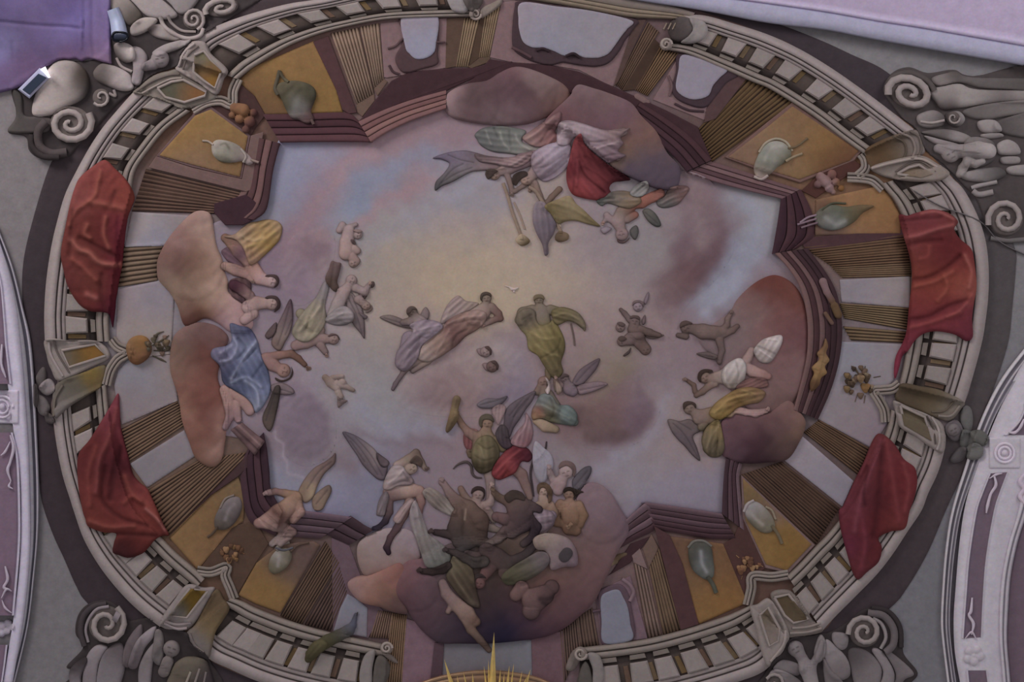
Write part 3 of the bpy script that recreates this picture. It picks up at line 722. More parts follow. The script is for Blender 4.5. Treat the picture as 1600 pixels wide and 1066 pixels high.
panel('ochre_panel', '1044,838 1130,850 1168,942 1092,976 1064,939', YEL, 'ochre wall panel behind the dark teal urn at lower right', 'wall panel', cp='1100,940,856232 1130,930,855f2e 1060,860,70523a 1140,880,785634 1090,900,785a38')
panel('maroon_strip', '1022,822 1046,836 1066,880 1092,976 1064,985', MAR, 'maroon wall strip left of the lower right dark urn', 'wall strip', h=2.5)
pilaster('1066,984 1036,992 1014,888 1030,856', 'tan fluted pilaster beside the maroon strip at lower right', 4, ('756046', '4f3d30'), cap=('1014,888 1004,858 1018,834 1030,856', '6d584a'))
pilaster('1034,992 1012,998 990,880 1010,890', 'second tan fluted pilaster at lower right, next to the arched window', 3, ('7d685a', '574638'), cap=('990,880 986,868 1000,856 1012,890', '7a6660'))
cornice('960,862 990,845 1018,832 1024,824', '962,828 985,806 1008,786 1014,786', 'pink stepped cornice end against the lower dark cloud', ('54393e', '725a60', '5d454a', '725c62'))
cornice('1020,826 1060,834 1110,842 1150,842', '1008,785 1045,790 1085,796 1128,803', 'pink and maroon stepped cornice below the sky at lower right', ('54393e', '5a3f45', '664d54', '5c444a', '6b545a'))
cornice('1164,830 1158,780 1155,745 1160,725', '1128,803 1129,775 1131,745 1134,716', 'narrow dark cornice rising at the lower right of the sky', ('6f5a5e', '553c42', '5e464c', '4c363c'))
panel('pink_wall', '930,926 985,900 1012,998 940,1008', '755f66', 'pinkish wall around the lower right arched window', 'wall', h=1.5)
window('arched window with blue grey pane below the dark cloud at lower right', '939,935 950,925 966,922 974,934 981,950 985,975 987,1000 944,1005 940,970', '934,930 945,918 968,913 980,924 987,950 990,1000 942,1008 938,970', pc='757a84', fc='5d4a52',
       extra=[('972,905 984,914 990,926 984,940', 3, '7a666a'), ('926,956 938,954', 2, '5d4a50')])
pilaster('936,1008 906,1012 900,966 926,950', 'tan fluted column left of the lower right arched window', 4, ('6b5646', '453530'))
pilaster('908,1012 880,1072 874,986 902,968', 'dark tan fluted column above the lower right scroll end', 5, ('6b5648', '453630'))
patch('gilded_leaf_ornament', Limbs(['942,886,4 955,878,6 968,870,4 978,866,3', '948,884,4', '962,878,4']), Paint('7a6a52', '945,884,8b7a5e 968,870,66543c', 8), step=1.2, label='gilded leaf ornament on the cornice beside the dark cloud', cat='ornament', rise=.6)
panel('maroon_wall', '955,895 985,850 1016,838 1002,858 985,880 950,900', MAR2, 'dark maroon wall corner above the lower right arched window', 'wall', h=2)
# -- bottom centre
panel('pink_wall', '820,1002 880,985 884,1072 826,1080', '70555a', 'reddish wall right of the bottom sky opening', 'wall', h=1.6)
tune(1.08, 1.06, .97); patch('pale_opening', Poly('690,1000 760,985 830,1000 832,1080 684,1080', False), Paint('66676f', '720,1010,6a6b74 800,1010,6c727c'), H=1, w=2, step=3, label='dim blue grey opening behind the gilded rays at the bottom', cat='opening', mat=SKYM); tune()
panel('dark_post', '679,1004 694,1004 690,1066 672,1066', '58434a', 'dark narrow post left of the gilded rays', 'post', h=3)
panel('pink_wall', '634,966 660,975 684,1000 676,1072 626,1072', '7a6068', 'pinkish wall strip left of the gilded rays', 'wall', h=1.6)
pilaster('628,1072 598,1072 612,958 636,962', 'lower tan fluted column left of the gilded rays', 5, ('846a4c', '5d4734'))
pilaster('608,998 577,996 590,954 614,958', 'tan fluted column behind the bottom left scroll end', 5, ('7d6450', '574434'))
# -- lower left
panel('pink_wall', '518,840 545,850 575,930 600,955 575,998 520,988', '6a555c', 'dim pinkish wall around the lower left opening', 'wall', h=1.2)
tune(1.08, 1.06, .97); patch('pale_opening', Poly('521,986 532,950 543,928 560,938 574,950 573,996', False), Paint('747682', '550,950,747a8a 560,975,73737e'), H=1, w=2, step=2, label='blue grey opening behind the peacock at lower left', cat='opening', mat=SKYM); tune()
pilaster('472,976 438,962 508,846 530,880', 'brown fluted pilaster at lower left, left of two', 6, ('66503c', '403028'), h=4)
pilaster('516,986 476,976 530,884 542,925', 'brown fluted pilaster at lower left beside the peacock', 5, ('5f4a3e', '3e302c'), h=4)
cornice('545,852 530,845 515,838 500,832', '585,828 572,822 560,814 548,806', 'dark maroon cornice end beside the lower pale cloud', ('4c383e', '57434a', '4a363c'))
cornice('500,842 470,840 440,838', '550,808 500,801 470,798', 'pink cornice under the winged torchbearer at lower left', ('5b464c', '66525a', '5c484e', '6a5660'))
panel('ochre_panel', '400,880 440,850 490,846 500,852 438,958 400,944 372,930', YEL, 'ochre wall panel behind the pale urn at the lower left', 'wall panel', cp='410,920,836433 430,930,806234 470,870,665046 440,880,6e5840 400,900,7e6036')
panel('corner_pier', '362,822 400,815 420,850 400,880 368,934 355,886 310,892', '5a4434', 'brown pier behind the gold flowers at lower left', 'pier', h=2.5)
panel('ochre_panel', '264,840 330,772 372,745 384,770 380,815 362,826 309,891', YEL2, 'ochre wall panel behind the dark urn at lower left', 'wall panel', cp='290,845,84663a 330,800,806238 360,770,77603c 340,840,7a5a38')
cornice('388,700 376,730 378,770 390,815 430,838', '412,676 417,700 421,735 424,766 442,800', 'dark maroon cornice on the lower left of the sky', ('50363e', '472e38', '54383f', '432c36'))
panel('striped_block', '360,672 378,660 414,690 398,712', '6a5250', 'striped pink cornice fragment under the blue robed figure', 'cornice fragment', h=6, strokes=[('366,668 404,704', 1.6, '3f2c2e', .8), ('372,664 409,698', 1.6, '8a706a', .8)])
pilaster('262,838 230,766 312,718 392,706', 'broad brown fluted pilaster right of the lower left drape', 8, ('725a42', '44322a'), h=4)
panel('maroon_strip', '262,840 392,706 402,716 372,745 330,774', '503838', 'dark maroon strip under the lower left fluted pilaster', 'wall strip', h=2)
tune(1.08, 1.06, .97); patch('pale_opening', Poly('203,725 288,672 306,712 230,762', False), Paint('77757c', '250,720,77767e 280,690,7c7880'), H=1, w=2, step=2.5, label='pale opening between two fluted pilasters beside the lower left drape', cat='opening', mat=SKYM); tune()
pilaster('202,722 190,670 276,626 293,662', 'brown fluted pilaster pointing at the tip of the lower left drape', 7, ('765f46', '42302a'), h=4)
tune(1.08, 1.06, .97); patch('pale_opening', Poly('178,602 184,580 200,562 267,553 278,626 190,664', False), Paint('7b777d', '220,590,777c88 250,580,807a7c 220,640,7d787e'), H=1, w=2, step=2.5, label='pale opening under the gold flower bowl at left', cat='opening', mat=SKYM); tune()
tune(1.08, 1.06, .97); patch('pale_opening', Poly('182,534 184,452 250,438 272,466 267,553 200,562', False), Paint('827c80', '210,480,857e85 240,470,7c7a86 230,520,85807e'), H=1, w=2, step=2.5, label='pale opening above the gold flower bowl at left', cat='opening', mat=SKYM); tune()
pilaster('184,449 194,385 254,381 245,439', 'tan fluted pilaster between the upper left drape and the tall cloud', 5, ('7d6a52', '4a3a2c'), h=4)
tune(1.08, 1.06, .97); patch('pale_opening', Poly('206,331 298,337 262,384 195,386', False), Paint('807e87', '230,350,8a878a 250,370,7a7f90 280,345,807c80'), H=1, w=2, step=2.5, label='pale blue opening beside the upper left red drape', cat='opening', mat=SKYM); tune()
# ---------------------------------------------------------------- the painted balustrade
tune(.84, .86, .84)
def balustrade(lab, outer, inner, blocks, bw=34, ends=(0, 0)):
    t = thing('balustrade', lab, 'balustrade', pts(inner)[0])
    o, i = smooth_open(outer), smooth_open(inner)
    n = max(8, int(np.hypot(*np.diff(o, axis=0).T).sum() / 5))
    o, i = resample(o, n), resample(i, n)
    b0 = 4.0
    ribbon('outer_rail', o, i, [(0, 6, '8f8680'), (.09, 9, '9a918b'), (.16, 9, '9a918b'), (.17, 6.5, '4f4642'), (.185, 6.5, '4f4642'), (.195, 8, '938a84'), (.245, 8, '938a84'), (.255, 6, '544b47'), (.27, 6, '544b47'), (.28, 7, '8a817b'), (.33, 6.5, '857c76')], n=n, parent=t, base=b0)
    ribbon('bed', o, i, [(.33, 3, '5b5048'), (.66, 2.5, '564a42'), (.70, 1.5, '443a36'), (.80, 1.5, '443a36')], n=n, parent=t, base=b0)
    ribbon('inner_rail', o, i, [(.80, 5, '7d7468'), (.84, 7.5, '8a8176'), (.885, 7.5, '8a8176'), (.895, 5.5, '4d443d'), (.91, 5.5, '4d443d'), (.92, 7.5, '8d8478'), (.97, 7.5, '8a8074'), (1, 4, '6d6458')], n=n, parent=t, base=b0)
    mid = o * .5 + i * .5
    for k, q in enumerate(pts(blocks)):
        j = int(np.argmin(np.hypot(*(mid - q).T)))
        # solve for the cross-section that passes through the block centre
        dA = np.gradient(o, axis=0)[j]; dB = np.gradient(i, axis=0)[j]
        dA /= np.hypot(*dA); dB /= np.hypot(*dB)
        A, B = o[j], i[j]; w = bw / 2
        def quad(s0, s1, wa, wb, sh=0):
            P0, P1 = A * (1 - s0) + B * s0, A * (1 - s1) + B * s1
            d0 = dA * (1 - s0) + dB * s0; d1 = dA * (1 - s1) + dB * s1
            return np.array([P0 - d0 * wa + d0 * sh, P0 + d0 * wa + d0 * sh, P1 + d1 * wb + d1 * sh, P1 - d1 * wb + d1 * sh])
        prism('baluster', quad(.33, .67, w * .82, w * .66), 7, ['8f877f', '938b84', '8b847c'][k % 3], STONE, t, base=b0 + 2.5, bevel=3.4)
        prism('baluster_foot', quad(.715, .79, w * .62, w * .56), 3.2, '7c7469', STONE, t, base=b0 + 1.5, bevel=.8)
        prism('ochre_inlay', quad(.36, .64, w * .22, w * .18, w * 1.02), 1.0, ['77603a', '7a6648', '715846'][k % 3], FRESCO, t, base=b0 + 2.6, bevel=.5)
    return t

balustrade('curved stone balustrade segment at upper left, passing behind the upper left red drape', '210,142 185,170 160,200 140,230 120,266 102,303 90,343 80,386 72,441 69,491 70,532', '298,174 262,200 235,232 212,266 205,300 195,340 184,386 178,430 172,480 170,500 172,534',
           '244,165 214,203 187,240 165,275 148,315 138,360 130,405 122,440 112,472 112,509')
balustrade('curved stone balustrade segment along the top left edge', '284,92 300,64 320,49 360,32 400,19 450,6 500,-2 600,-22 740,-32', '372,124 386,113 400,103 450,73 500,53 550,40 600,31 650,28 740,26', '372,68 430,44 489,26 547,12 606,3 665,-2 715,-4', 44)
balustrade('curved stone balustrade segment along the upper right', '1062,24 1100,24 1150,38 1200,54 1250,77 1300,107 1350,142 1390,172 1428,202', '1040,78 1075,85 1125,106 1175,128 1200,138 1237,160 1275,185 1312,214 1348,240', '1105,52 1148,66 1190,84 1234,107 1280,135 1325,165 1362,194', 38)
balustrade('stone balustrade segment on the right, behind the upper right red drape', '1470,258 1490,280 1507,298 1527,336 1540,376 1545,421 1544,466 1540,501 1535,532 1522,582 1507,630', '1376,288 1386,300 1396,312 1408,334 1418,366 1424,411 1424,450 1422,490 1418,532 1412,570 1404,604', '1450,292 1461,318 1472,352 1480,392 1484,432 1483,470 1478,520 1474,549 1468,587', 34)
balustrade('stone balustrade segment at lower right, behind the lower right red drape', '1478,680 1475,707 1465,740 1450,772 1440,798 1418,831 1395,866 1370,898 1335,934 1305,964 1285,986', '1392,640 1388,662 1376,696 1362,726 1348,756 1330,790 1307,818 1290,838 1275,853 1250,880 1230,899', '1425,690 1432,722 1412,752 1398,786 1383,830 1360,858 1338,876 1313,898 1287,920 1262,942', 34)
balustrade('stone balustrade segment along the bottom right edge', '1232,996 1200,1044 1152,1066 1060,1092 980,1106 900,1114', '1172,946 1150,956 1127,965 1064,985 1001,1000 908,1012', '1190,988 1160,1006 1124,1024 1083,1037 1041,1046 1000,1053 955,1058 ', 42)
balustrade('stone balustrade segment along the bottom left edge', '292,992 324,1028 360,1046 400,1064 450,1080 520,1096 600,1108', '362,934 380,940 400,950 438,965 475,977 520,989 606,1008', '362,988 386,1004 407,1004 436,1019 468,1034 506,1044 545,1052', 38)
balustrade('stone balustrade segment at lower left, behind the lower left red drape', '82,640 87,687 97,740 110,782 115,798 131,843 156,886 186,924 216,954 250,980', '166,600 170,640 176,690 186,736 202,784 226,816 254,842 276,864 309,892 320,904', '122,655 130,690 140,730 152,768 160,810 175,846 196,868 214,884 240,908 265,930', 34)
# the flat rail across the top
t = thing('top_rail', 'tan stone rail across the top centre curling into a scroll at its right end', 'rail', (950, 15))
ribbon('rail', '800,-30 850,-26 925,-12 985,-2 1050,10 1086,20', '800,-4 850,3 925,16 985,27 1050,30 1076,34', [(0, 6, '7f766e'), (.45, 7, '857a6c'), (.5, 5, '4f4438'), (.54, 7.5, '8d7f68'), (.7, 7.5, '8d7f68'), (.73, 5.5, '5a4a38'), (.77, 7.5, '8d7f68'), (1, 5, '6f6250')], parent=t, base=4)
patch('scroll_block', Poly('1062,26 1080,30 1084,44 1078,56 1066,64 1052,62 1044,50 1046,36'), Paint('59504c', '1075,40,625a56 1055,50,4b413e'), H=4, parent=t)
patch('scroll_face', Poly('1078,28 1100,34 1106,48 1098,62 1080,68 1064,66 1076,56 1083,44'), Paint('8a8680', '1095,45,8f8b85 1075,62,7d7974'), H=4, step=1.5, parent=t)
for x in (1037, 1044, 1051): tube('fret', f'{x},46 {x+5},36', 1.4, '8a7c68', STONE, t, smooth=False)
def scroll_end(lab, c, r, sgn, rail=None, a0=0):
    t = thing('scroll_end', lab, 'scroll', c)
    patch('drum', Limbs([f'{c[0]},{c[1]},{r}']), Paint('857b70'), step=1.3, parent=t, rise=.55)
    volute('spiral', c, r * .85, 1.6, a0, sgn, '9a9084', t, tr=r * .2)
    for k in rail or []: patch(k[0], Poly(k[1]), Paint(k[2]), H=4, step=1.6, parent=t)
    return t
scroll_end('scroll end of the top left balustrade rail', (743, 22), 10, 1, [('end_block', '700,-6 728,-2 734,10 726,20 710,18 702,8', '8f8b88'), ('end_cap', '724,-6 752,-4 752,8 738,18 728,10', '5f5751'), ('curl', '752,14 770,4 784,-2 782,8 764,22 752,28', '83796c')])
scroll_end('scroll end of the upper right balustrade rail', (1041, 69), 10, -1)
scroll_end('scroll end of the bottom right balustrade rail', (907, 1022), 11, 1, [('end_block', '918,1022 936,1024 944,1050 940,1072 926,1072 926,1046', '85807a'), ('curl', '896,1016 906,1030 896,1048 884,1044', '7b7167'), ('shadow_panel', '914,1034 922,1046 924,1072 902,1072 906,1050', '5f5a52')])
scroll_end('scroll end of the bottom left balustrade rail', (604, 1013), 10, -1, [('end_block', '586,1016 570,1024 562,1050 564,1072 580,1072 582,1044', '85807a'), ('shadow_panel', '590,1026 602,1028 610,1046 600,1072 584,1072 584,1046', '625c54'), ('curl', '598,1022 612,1024 622,1036 612,1034', '7b7167')])

# curved piers with ochre marble panels
def pier(lab, body, pan=None, pcp=None, lines=(), bcol='857c74', pcol='705a38', bcp=None):
    t = thing('balcony_pier', lab, 'pier', pts(body).mean(0))
    patch('body', Poly(body), Paint(bcol, bcp), H=6, w=5, step=1.8, parent=t, mat=STONE)
    if pan:
        p = pts(pan); c = p.mean(0)
        patch('marble_panel', Poly(p, False), Paint(pcol, pcp), H=.6, w=1.5, step=1.6, parent=t)
        tube('panel_frame', np.vstack([p, p[:1]]), 2.2, '938a80', STONE, t, smooth=False)
    for l, r, c in lines: tube('moulding', l, r, c, STONE, t)
    return t
GP = 'curved balcony piers'
pier('curved grey pier with dim ochre marble at upper left, lower of the two', '208,145 218,134 240,118 262,111 282,109 310,130 340,150 322,163 288,170 262,160 234,151', '246,138 268,128 286,125 322,143 320,150 288,160 258,152', '262,140,5f5a44 290,145,7a5a38 305,148,84582e', [('212,144 236,128 262,118 280,116', 1.6, '6b625a'), ('222,146 244,134 266,124 284,122', 1.6, '8f867c')], '777064')
pier('light stone pier with ochre marble at upper left, upper of the two', '276,110 277,98 284,80 300,65 320,66 330,84 355,108 350,124 338,148 310,130', '304,86 318,80 330,95 346,111 336,138 318,126 302,112', '312,95,6e6450 325,110,7d6440 330,125,8a6428 318,88,75704c', [('279,104 288,82 304,68', 2, '9b928b'), ('286,108 294,86 310,72', 1.6, '6b625a')], '8d847c')
pier('brown curved pier at upper right, upper of the two', '1352,236 1375,220 1410,207 1432,203 1443,216 1446,232 1440,243 1410,250 1376,262 1358,262', None, None, [('1408,208 1424,216 1430,232 1426,246', 2, '857a70'), ('1422,205 1436,214 1440,232 1436,243', 2, '6d645a'), ('1395,213 1412,222 1416,236 1412,248', 1.6, '635848')], '6f5c46', bcp='1380,235,6a5238 1405,230,6b5c48 1435,225,7d746c')
pier('light stone pier with tan panel at upper right, lower of the two', '1360,262 1395,250 1438,243 1462,254 1484,270 1470,282 1440,284 1412,282 1380,276', '1402,272 1420,262 1436,258 1458,272 1440,278', '1420,268,7d6d56 1445,270,857866', [('1362,263 1396,254 1436,248 1466,262', 2.2, '9a9084'), ('1400,268 1420,256 1440,253 1462,268', 1.6, '6d6358')], '8a8074')
pier('olive brown curved pier on the right edge, upper of two', '1408,600 1440,604 1470,610 1506,628 1500,642 1484,658 1462,653 1440,645 1400,626', None, None, [('1500,634 1486,650 1466,650', 2, '857e72'), ('1490,628 1476,642 1456,644', 1.6, '6a604e')], '66583e', bcp='1430,618,5f5240 1460,628,6b5c40 1492,645,7d766a')
pier('light stone pier with olive panel on the right edge, lower of two', '1396,626 1420,636 1450,648 1472,662 1478,685 1473,708 1452,698 1430,682 1407,668 1400,646', '1407,634 1445,652 1456,690 1413,665', '1420,645,665c44 1440,665,6a604a', [('1456,652 1466,670 1468,690 1464,703', 2, '9a928a'), ('1448,650 1458,668 1462,694', 1.4, '5d544c')], '8d857c')
pier('light stone pier with brown panel at lower right, right of two', '1204,928 1232,922 1250,940 1270,968 1286,986 1260,994 1232,996 1218,964', '1210,934 1232,929 1263,968 1240,974 1226,962', '1230,945,5f5038 1245,962,665840', [('1238,982 1262,980 1282,974', 2, '8d847a'), ('1234,990 1262,988 1284,982', 2, '8d847a')], '7f766c')
pier('pale stone pier with a carved marble panel at lower right, left of two', '1172,950 1184,944 1200,935 1214,950 1233,990 1226,1016 1202,1042 1190,1020 1182,985', '1187,962 1200,950 1218,982 1216,1002 1202,1010 1194,985', '1200,965,6f6450 1208,990,857a70', [('1228,985 1224,1008 1204,1034', 2.2, '9a9288')], '8f877e')
pier('pale stone pier with ochre marble at lower left, upper of two', '292,914 318,918 336,920 320,950 303,976 288,986 268,986 250,978 255,962 272,938', '297,920 324,924 292,966 264,962', '285,948,6a644c 305,940,7d642c 280,958,7c7870', [('252,968 274,976 298,974', 2.2, '958c88'), ('256,974 276,983 292,982', 2.2, '958c88')], '8a827c')
pier('ochre brown curved pier at lower left, lower of two', '336,922 350,936 358,952 348,970 336,990 326,1028 308,1020 295,1004 292,988 306,974', None, None, [('296,990 304,1008 318,1020', 2.2, '77706a')], '6e6046', bcp='330,950,6d5a40 318,975,7a6440 302,1000,777068 336,985,7c6a44')
pier('stone pier with ochre marble panel at the left edge, upper of two', '71,530 110,532 155,534 172,558 140,576 94,596 80,578 73,556', '96,548 148,538 165,556 108,574', '120,558,6d5832 140,550,855f28 105,560,6f6450', [('76,534 80,556 98,588', 2.2, '99908a'), ('84,532 90,552 108,582', 1.6, '6a615a')], '8d857c')
pier('ochre olive curved pier at the left edge, lower of two', '94,596 130,582 162,570 166,584 158,604 140,616 108,636 86,654 82,625 84,608', None, None, [('84,650 86,624 98,602', 2, '6d6659')], '69604a', bcp='140,588,806a30 110,608,67604c 95,635,777068 150,600,6a5838')
# light inner lips of the piers
for lab, l, r in (('moulded lip of the upper left piers, coming to a point', '300,172 322,160 345,157 362,163 364,142 372,123', 4), ('moulded lip under the brown pier at upper right', '1346,240 1352,250 1352,264 1340,276', 4), ('moulded lip turning at the upper right piers toward the ochre panel', '1324,277 1345,278 1364,282 1380,296', 4),
                  ('moulded lip of the right piers behind the flower bowl', '1406,600 1394,608 1378,610 1366,612 1374,626 1382,642 1384,660', 4), ('moulded lip of the lower right piers behind the gold flowers', '1232,898 1206,902 1182,900 1174,904 1174,920 1168,946', 4),
                  ('moulded lip of the lower left piers', '308,892 330,894 354,886 352,900 360,920 366,936', 4), ('moulded lip of the left piers behind the gold flower bowl', '174,530 184,542 200,551 184,562 172,580 166,602', 4)):
    q = smooth_open(l, 5); d = np.gradient(q, axis=0); d /= np.maximum(np.hypot(d[:, 0], d[:, 1]), 1e-6)[:, None]; nn = np.stack([-d[:, 1], d[:, 0]], 1)
    t = thing('moulded_lip', lab, 'moulding', q[0])
    h0 = 7.5
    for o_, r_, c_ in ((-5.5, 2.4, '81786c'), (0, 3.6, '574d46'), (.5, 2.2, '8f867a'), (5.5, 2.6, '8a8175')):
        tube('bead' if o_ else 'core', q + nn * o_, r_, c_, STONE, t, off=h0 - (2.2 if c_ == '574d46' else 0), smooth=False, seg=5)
tune()
# ---------------------------------------------------------------- red drapes over the balustrade
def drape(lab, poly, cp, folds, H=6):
    st = [(l, w * .9, c, .55) for l, w, a, c in folds if c]  # fold light and shade brushed into the red
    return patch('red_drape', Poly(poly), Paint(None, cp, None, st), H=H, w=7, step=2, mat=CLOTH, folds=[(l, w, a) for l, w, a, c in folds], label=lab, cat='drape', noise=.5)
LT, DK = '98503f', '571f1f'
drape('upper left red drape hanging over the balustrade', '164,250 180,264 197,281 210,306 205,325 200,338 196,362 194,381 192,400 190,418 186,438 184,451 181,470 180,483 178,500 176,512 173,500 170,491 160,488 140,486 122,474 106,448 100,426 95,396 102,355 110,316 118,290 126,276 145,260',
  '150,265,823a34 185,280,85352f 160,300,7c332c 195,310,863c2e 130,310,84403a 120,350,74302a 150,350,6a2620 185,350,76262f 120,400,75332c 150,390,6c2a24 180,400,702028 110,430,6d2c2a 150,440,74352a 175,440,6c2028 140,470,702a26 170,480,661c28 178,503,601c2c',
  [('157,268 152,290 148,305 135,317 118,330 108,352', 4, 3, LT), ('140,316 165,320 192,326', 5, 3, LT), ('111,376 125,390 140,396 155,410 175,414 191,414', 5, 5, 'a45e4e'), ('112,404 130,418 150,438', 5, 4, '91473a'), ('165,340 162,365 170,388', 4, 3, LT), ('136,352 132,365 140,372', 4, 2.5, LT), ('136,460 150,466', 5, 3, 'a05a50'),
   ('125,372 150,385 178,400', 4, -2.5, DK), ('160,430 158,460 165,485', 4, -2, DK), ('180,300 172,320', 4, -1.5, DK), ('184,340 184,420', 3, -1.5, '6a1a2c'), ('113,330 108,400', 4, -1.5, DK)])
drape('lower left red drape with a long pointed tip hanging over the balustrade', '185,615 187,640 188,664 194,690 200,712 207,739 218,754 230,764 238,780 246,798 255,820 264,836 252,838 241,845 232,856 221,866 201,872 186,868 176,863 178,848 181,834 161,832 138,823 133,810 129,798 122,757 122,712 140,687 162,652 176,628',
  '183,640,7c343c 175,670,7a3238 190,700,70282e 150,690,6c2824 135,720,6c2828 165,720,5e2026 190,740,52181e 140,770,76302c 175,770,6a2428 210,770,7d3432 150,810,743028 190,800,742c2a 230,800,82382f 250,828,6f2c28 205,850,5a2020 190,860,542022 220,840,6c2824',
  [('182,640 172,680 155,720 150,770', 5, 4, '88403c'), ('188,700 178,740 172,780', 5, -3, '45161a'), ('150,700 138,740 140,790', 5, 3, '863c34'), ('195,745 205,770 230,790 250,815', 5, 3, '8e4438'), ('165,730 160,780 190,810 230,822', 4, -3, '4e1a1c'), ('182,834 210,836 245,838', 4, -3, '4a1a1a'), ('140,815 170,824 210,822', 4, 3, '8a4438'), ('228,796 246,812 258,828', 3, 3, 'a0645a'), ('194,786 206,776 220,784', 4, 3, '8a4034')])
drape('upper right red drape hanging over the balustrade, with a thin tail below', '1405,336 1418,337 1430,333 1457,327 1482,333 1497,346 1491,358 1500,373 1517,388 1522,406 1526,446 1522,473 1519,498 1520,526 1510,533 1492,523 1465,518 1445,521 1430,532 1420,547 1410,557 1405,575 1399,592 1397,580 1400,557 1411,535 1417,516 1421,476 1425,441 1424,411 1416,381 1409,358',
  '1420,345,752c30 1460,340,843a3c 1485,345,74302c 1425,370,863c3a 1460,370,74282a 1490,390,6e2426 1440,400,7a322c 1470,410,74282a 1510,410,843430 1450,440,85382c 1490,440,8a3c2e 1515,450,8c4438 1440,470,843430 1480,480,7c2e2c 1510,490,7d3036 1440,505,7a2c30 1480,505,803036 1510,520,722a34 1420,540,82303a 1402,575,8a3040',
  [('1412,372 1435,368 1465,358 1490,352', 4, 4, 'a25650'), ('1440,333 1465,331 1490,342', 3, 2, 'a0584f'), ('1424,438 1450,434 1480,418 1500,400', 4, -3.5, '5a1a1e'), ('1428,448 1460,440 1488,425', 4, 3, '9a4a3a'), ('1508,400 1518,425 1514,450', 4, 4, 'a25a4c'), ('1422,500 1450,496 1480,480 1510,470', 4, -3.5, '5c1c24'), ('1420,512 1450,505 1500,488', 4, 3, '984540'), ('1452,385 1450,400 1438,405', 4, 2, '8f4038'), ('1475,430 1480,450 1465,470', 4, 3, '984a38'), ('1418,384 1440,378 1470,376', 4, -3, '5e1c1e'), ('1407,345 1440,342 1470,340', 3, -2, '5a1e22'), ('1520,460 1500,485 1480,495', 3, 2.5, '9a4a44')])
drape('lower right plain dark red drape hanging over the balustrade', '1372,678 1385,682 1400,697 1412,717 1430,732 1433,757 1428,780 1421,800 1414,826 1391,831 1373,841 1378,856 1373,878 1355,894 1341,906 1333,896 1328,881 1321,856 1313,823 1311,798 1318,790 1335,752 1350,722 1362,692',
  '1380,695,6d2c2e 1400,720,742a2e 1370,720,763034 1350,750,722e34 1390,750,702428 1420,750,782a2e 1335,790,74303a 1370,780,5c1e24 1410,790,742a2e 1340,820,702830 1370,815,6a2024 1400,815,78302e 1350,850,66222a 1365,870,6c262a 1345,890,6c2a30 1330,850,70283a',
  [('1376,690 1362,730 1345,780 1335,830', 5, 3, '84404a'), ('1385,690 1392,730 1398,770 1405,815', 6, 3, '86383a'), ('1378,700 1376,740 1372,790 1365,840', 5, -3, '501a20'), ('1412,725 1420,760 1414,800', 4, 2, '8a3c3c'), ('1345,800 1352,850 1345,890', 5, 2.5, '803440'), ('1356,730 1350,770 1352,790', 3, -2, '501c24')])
# ---------------------------------------------------------------- urns on the ochre panels
def urn(lab, body, cp, col, extra=(), strokes=(), foot=None):
    t = thing('urn', lab, 'urn', pts(body).mean(0))
    patch('body', Poly(body), Paint(None, cp, None, strokes), H=5, w=10, step=1.5, parent=t, noise=.8)
    for nm, l, r, c in extra: tube(nm, l, r, c, FRESCO, t)
    return t
urn('pale urn with a looped handle on the first upper left ochre panel', '331,226 338,219 350,219 362,222 374,228 384,238 392,246 396,254 388,258 378,252 366,254 352,254 340,250 332,240', '340,228,8a8878 355,235,80806e 350,248,6c6c58 372,240,7a7668 388,252,8a8078', '', [('handle', '316,220 325,221 333,226', 1.6, '8f8674'), ('rim', '376,232 384,244 380,254', 1.8, '8f8a7c'), ('spout', '392,250 404,254', 2, '857668')], [('345,226 352,224 358,232', 2, '55523f', .6)])
urn('dark green urn with a pointed handle on the second upper left ochre panel', '436,130 448,127 462,126 480,130 491,138 494,150 490,162 486,174 490,186 480,193 466,187 455,184 446,170 440,156 433,146 431,138', '445,135,585440 470,140,55533f 485,150,4c4a3a 462,158,6b6d62 468,170,666860 450,160,4e4c38 482,185,5e4c46', '', [('handle', '434,148 430,138 434,122 437,110', 3, '524e3c'), ('handle', '450,128 443,122 437,112', 2.6, '5b563f'), ('foot', '486,186 490,194', 2.4, '645049')])
urn('pale green urn with curling handles on the upper right ochre panel', '1178,262 1184,244 1192,230 1206,221 1222,222 1234,232 1236,244 1226,254 1214,262 1204,272 1192,278 1182,276', '1200,240,7d8272 1215,235,8a8c7c 1195,258,727664 1225,245,6c6c56 1190,272,8a8070', '', [('handle', '1186,238 1196,224 1212,217 1228,222 1238,236', 2, '8f8a70'), ('spout', '1232,232 1246,228 1262,216', 1.8, '6a5c40'), ('handle', '1228,252 1238,246 1254,240', 2, '857a5c'), ('foot', '1178,276 1190,280 1200,274', 2.2, '958c80')], [('1195,250 1205,232 1220,228', 3, '98998a', .5)])
urn('long green urn with a feathery foot on the right ochre panel', '1272,340 1282,326 1300,320 1322,323 1344,320 1366,322 1348,333 1336,346 1318,356 1298,360 1280,354', '1285,335,626250 1310,330,5c604c 1305,345,6f766c 1330,335,5e5c44 1350,325,6a5c40 1290,350,62645a', '', [('feather', '1276,336 1262,340 1250,348', 1.6, '84727a'), ('feather', '1276,342 1262,346 1246,351', 1.6, '7c6a70'), ('feather', '1278,348 1264,352 1252,356', 1.6, '745f66'), ('handle', '1284,328 1300,318 1322,318', 1.6, '4f523c')], [('1290,340 1305,350 1320,346', 4, '858a80', .6)])
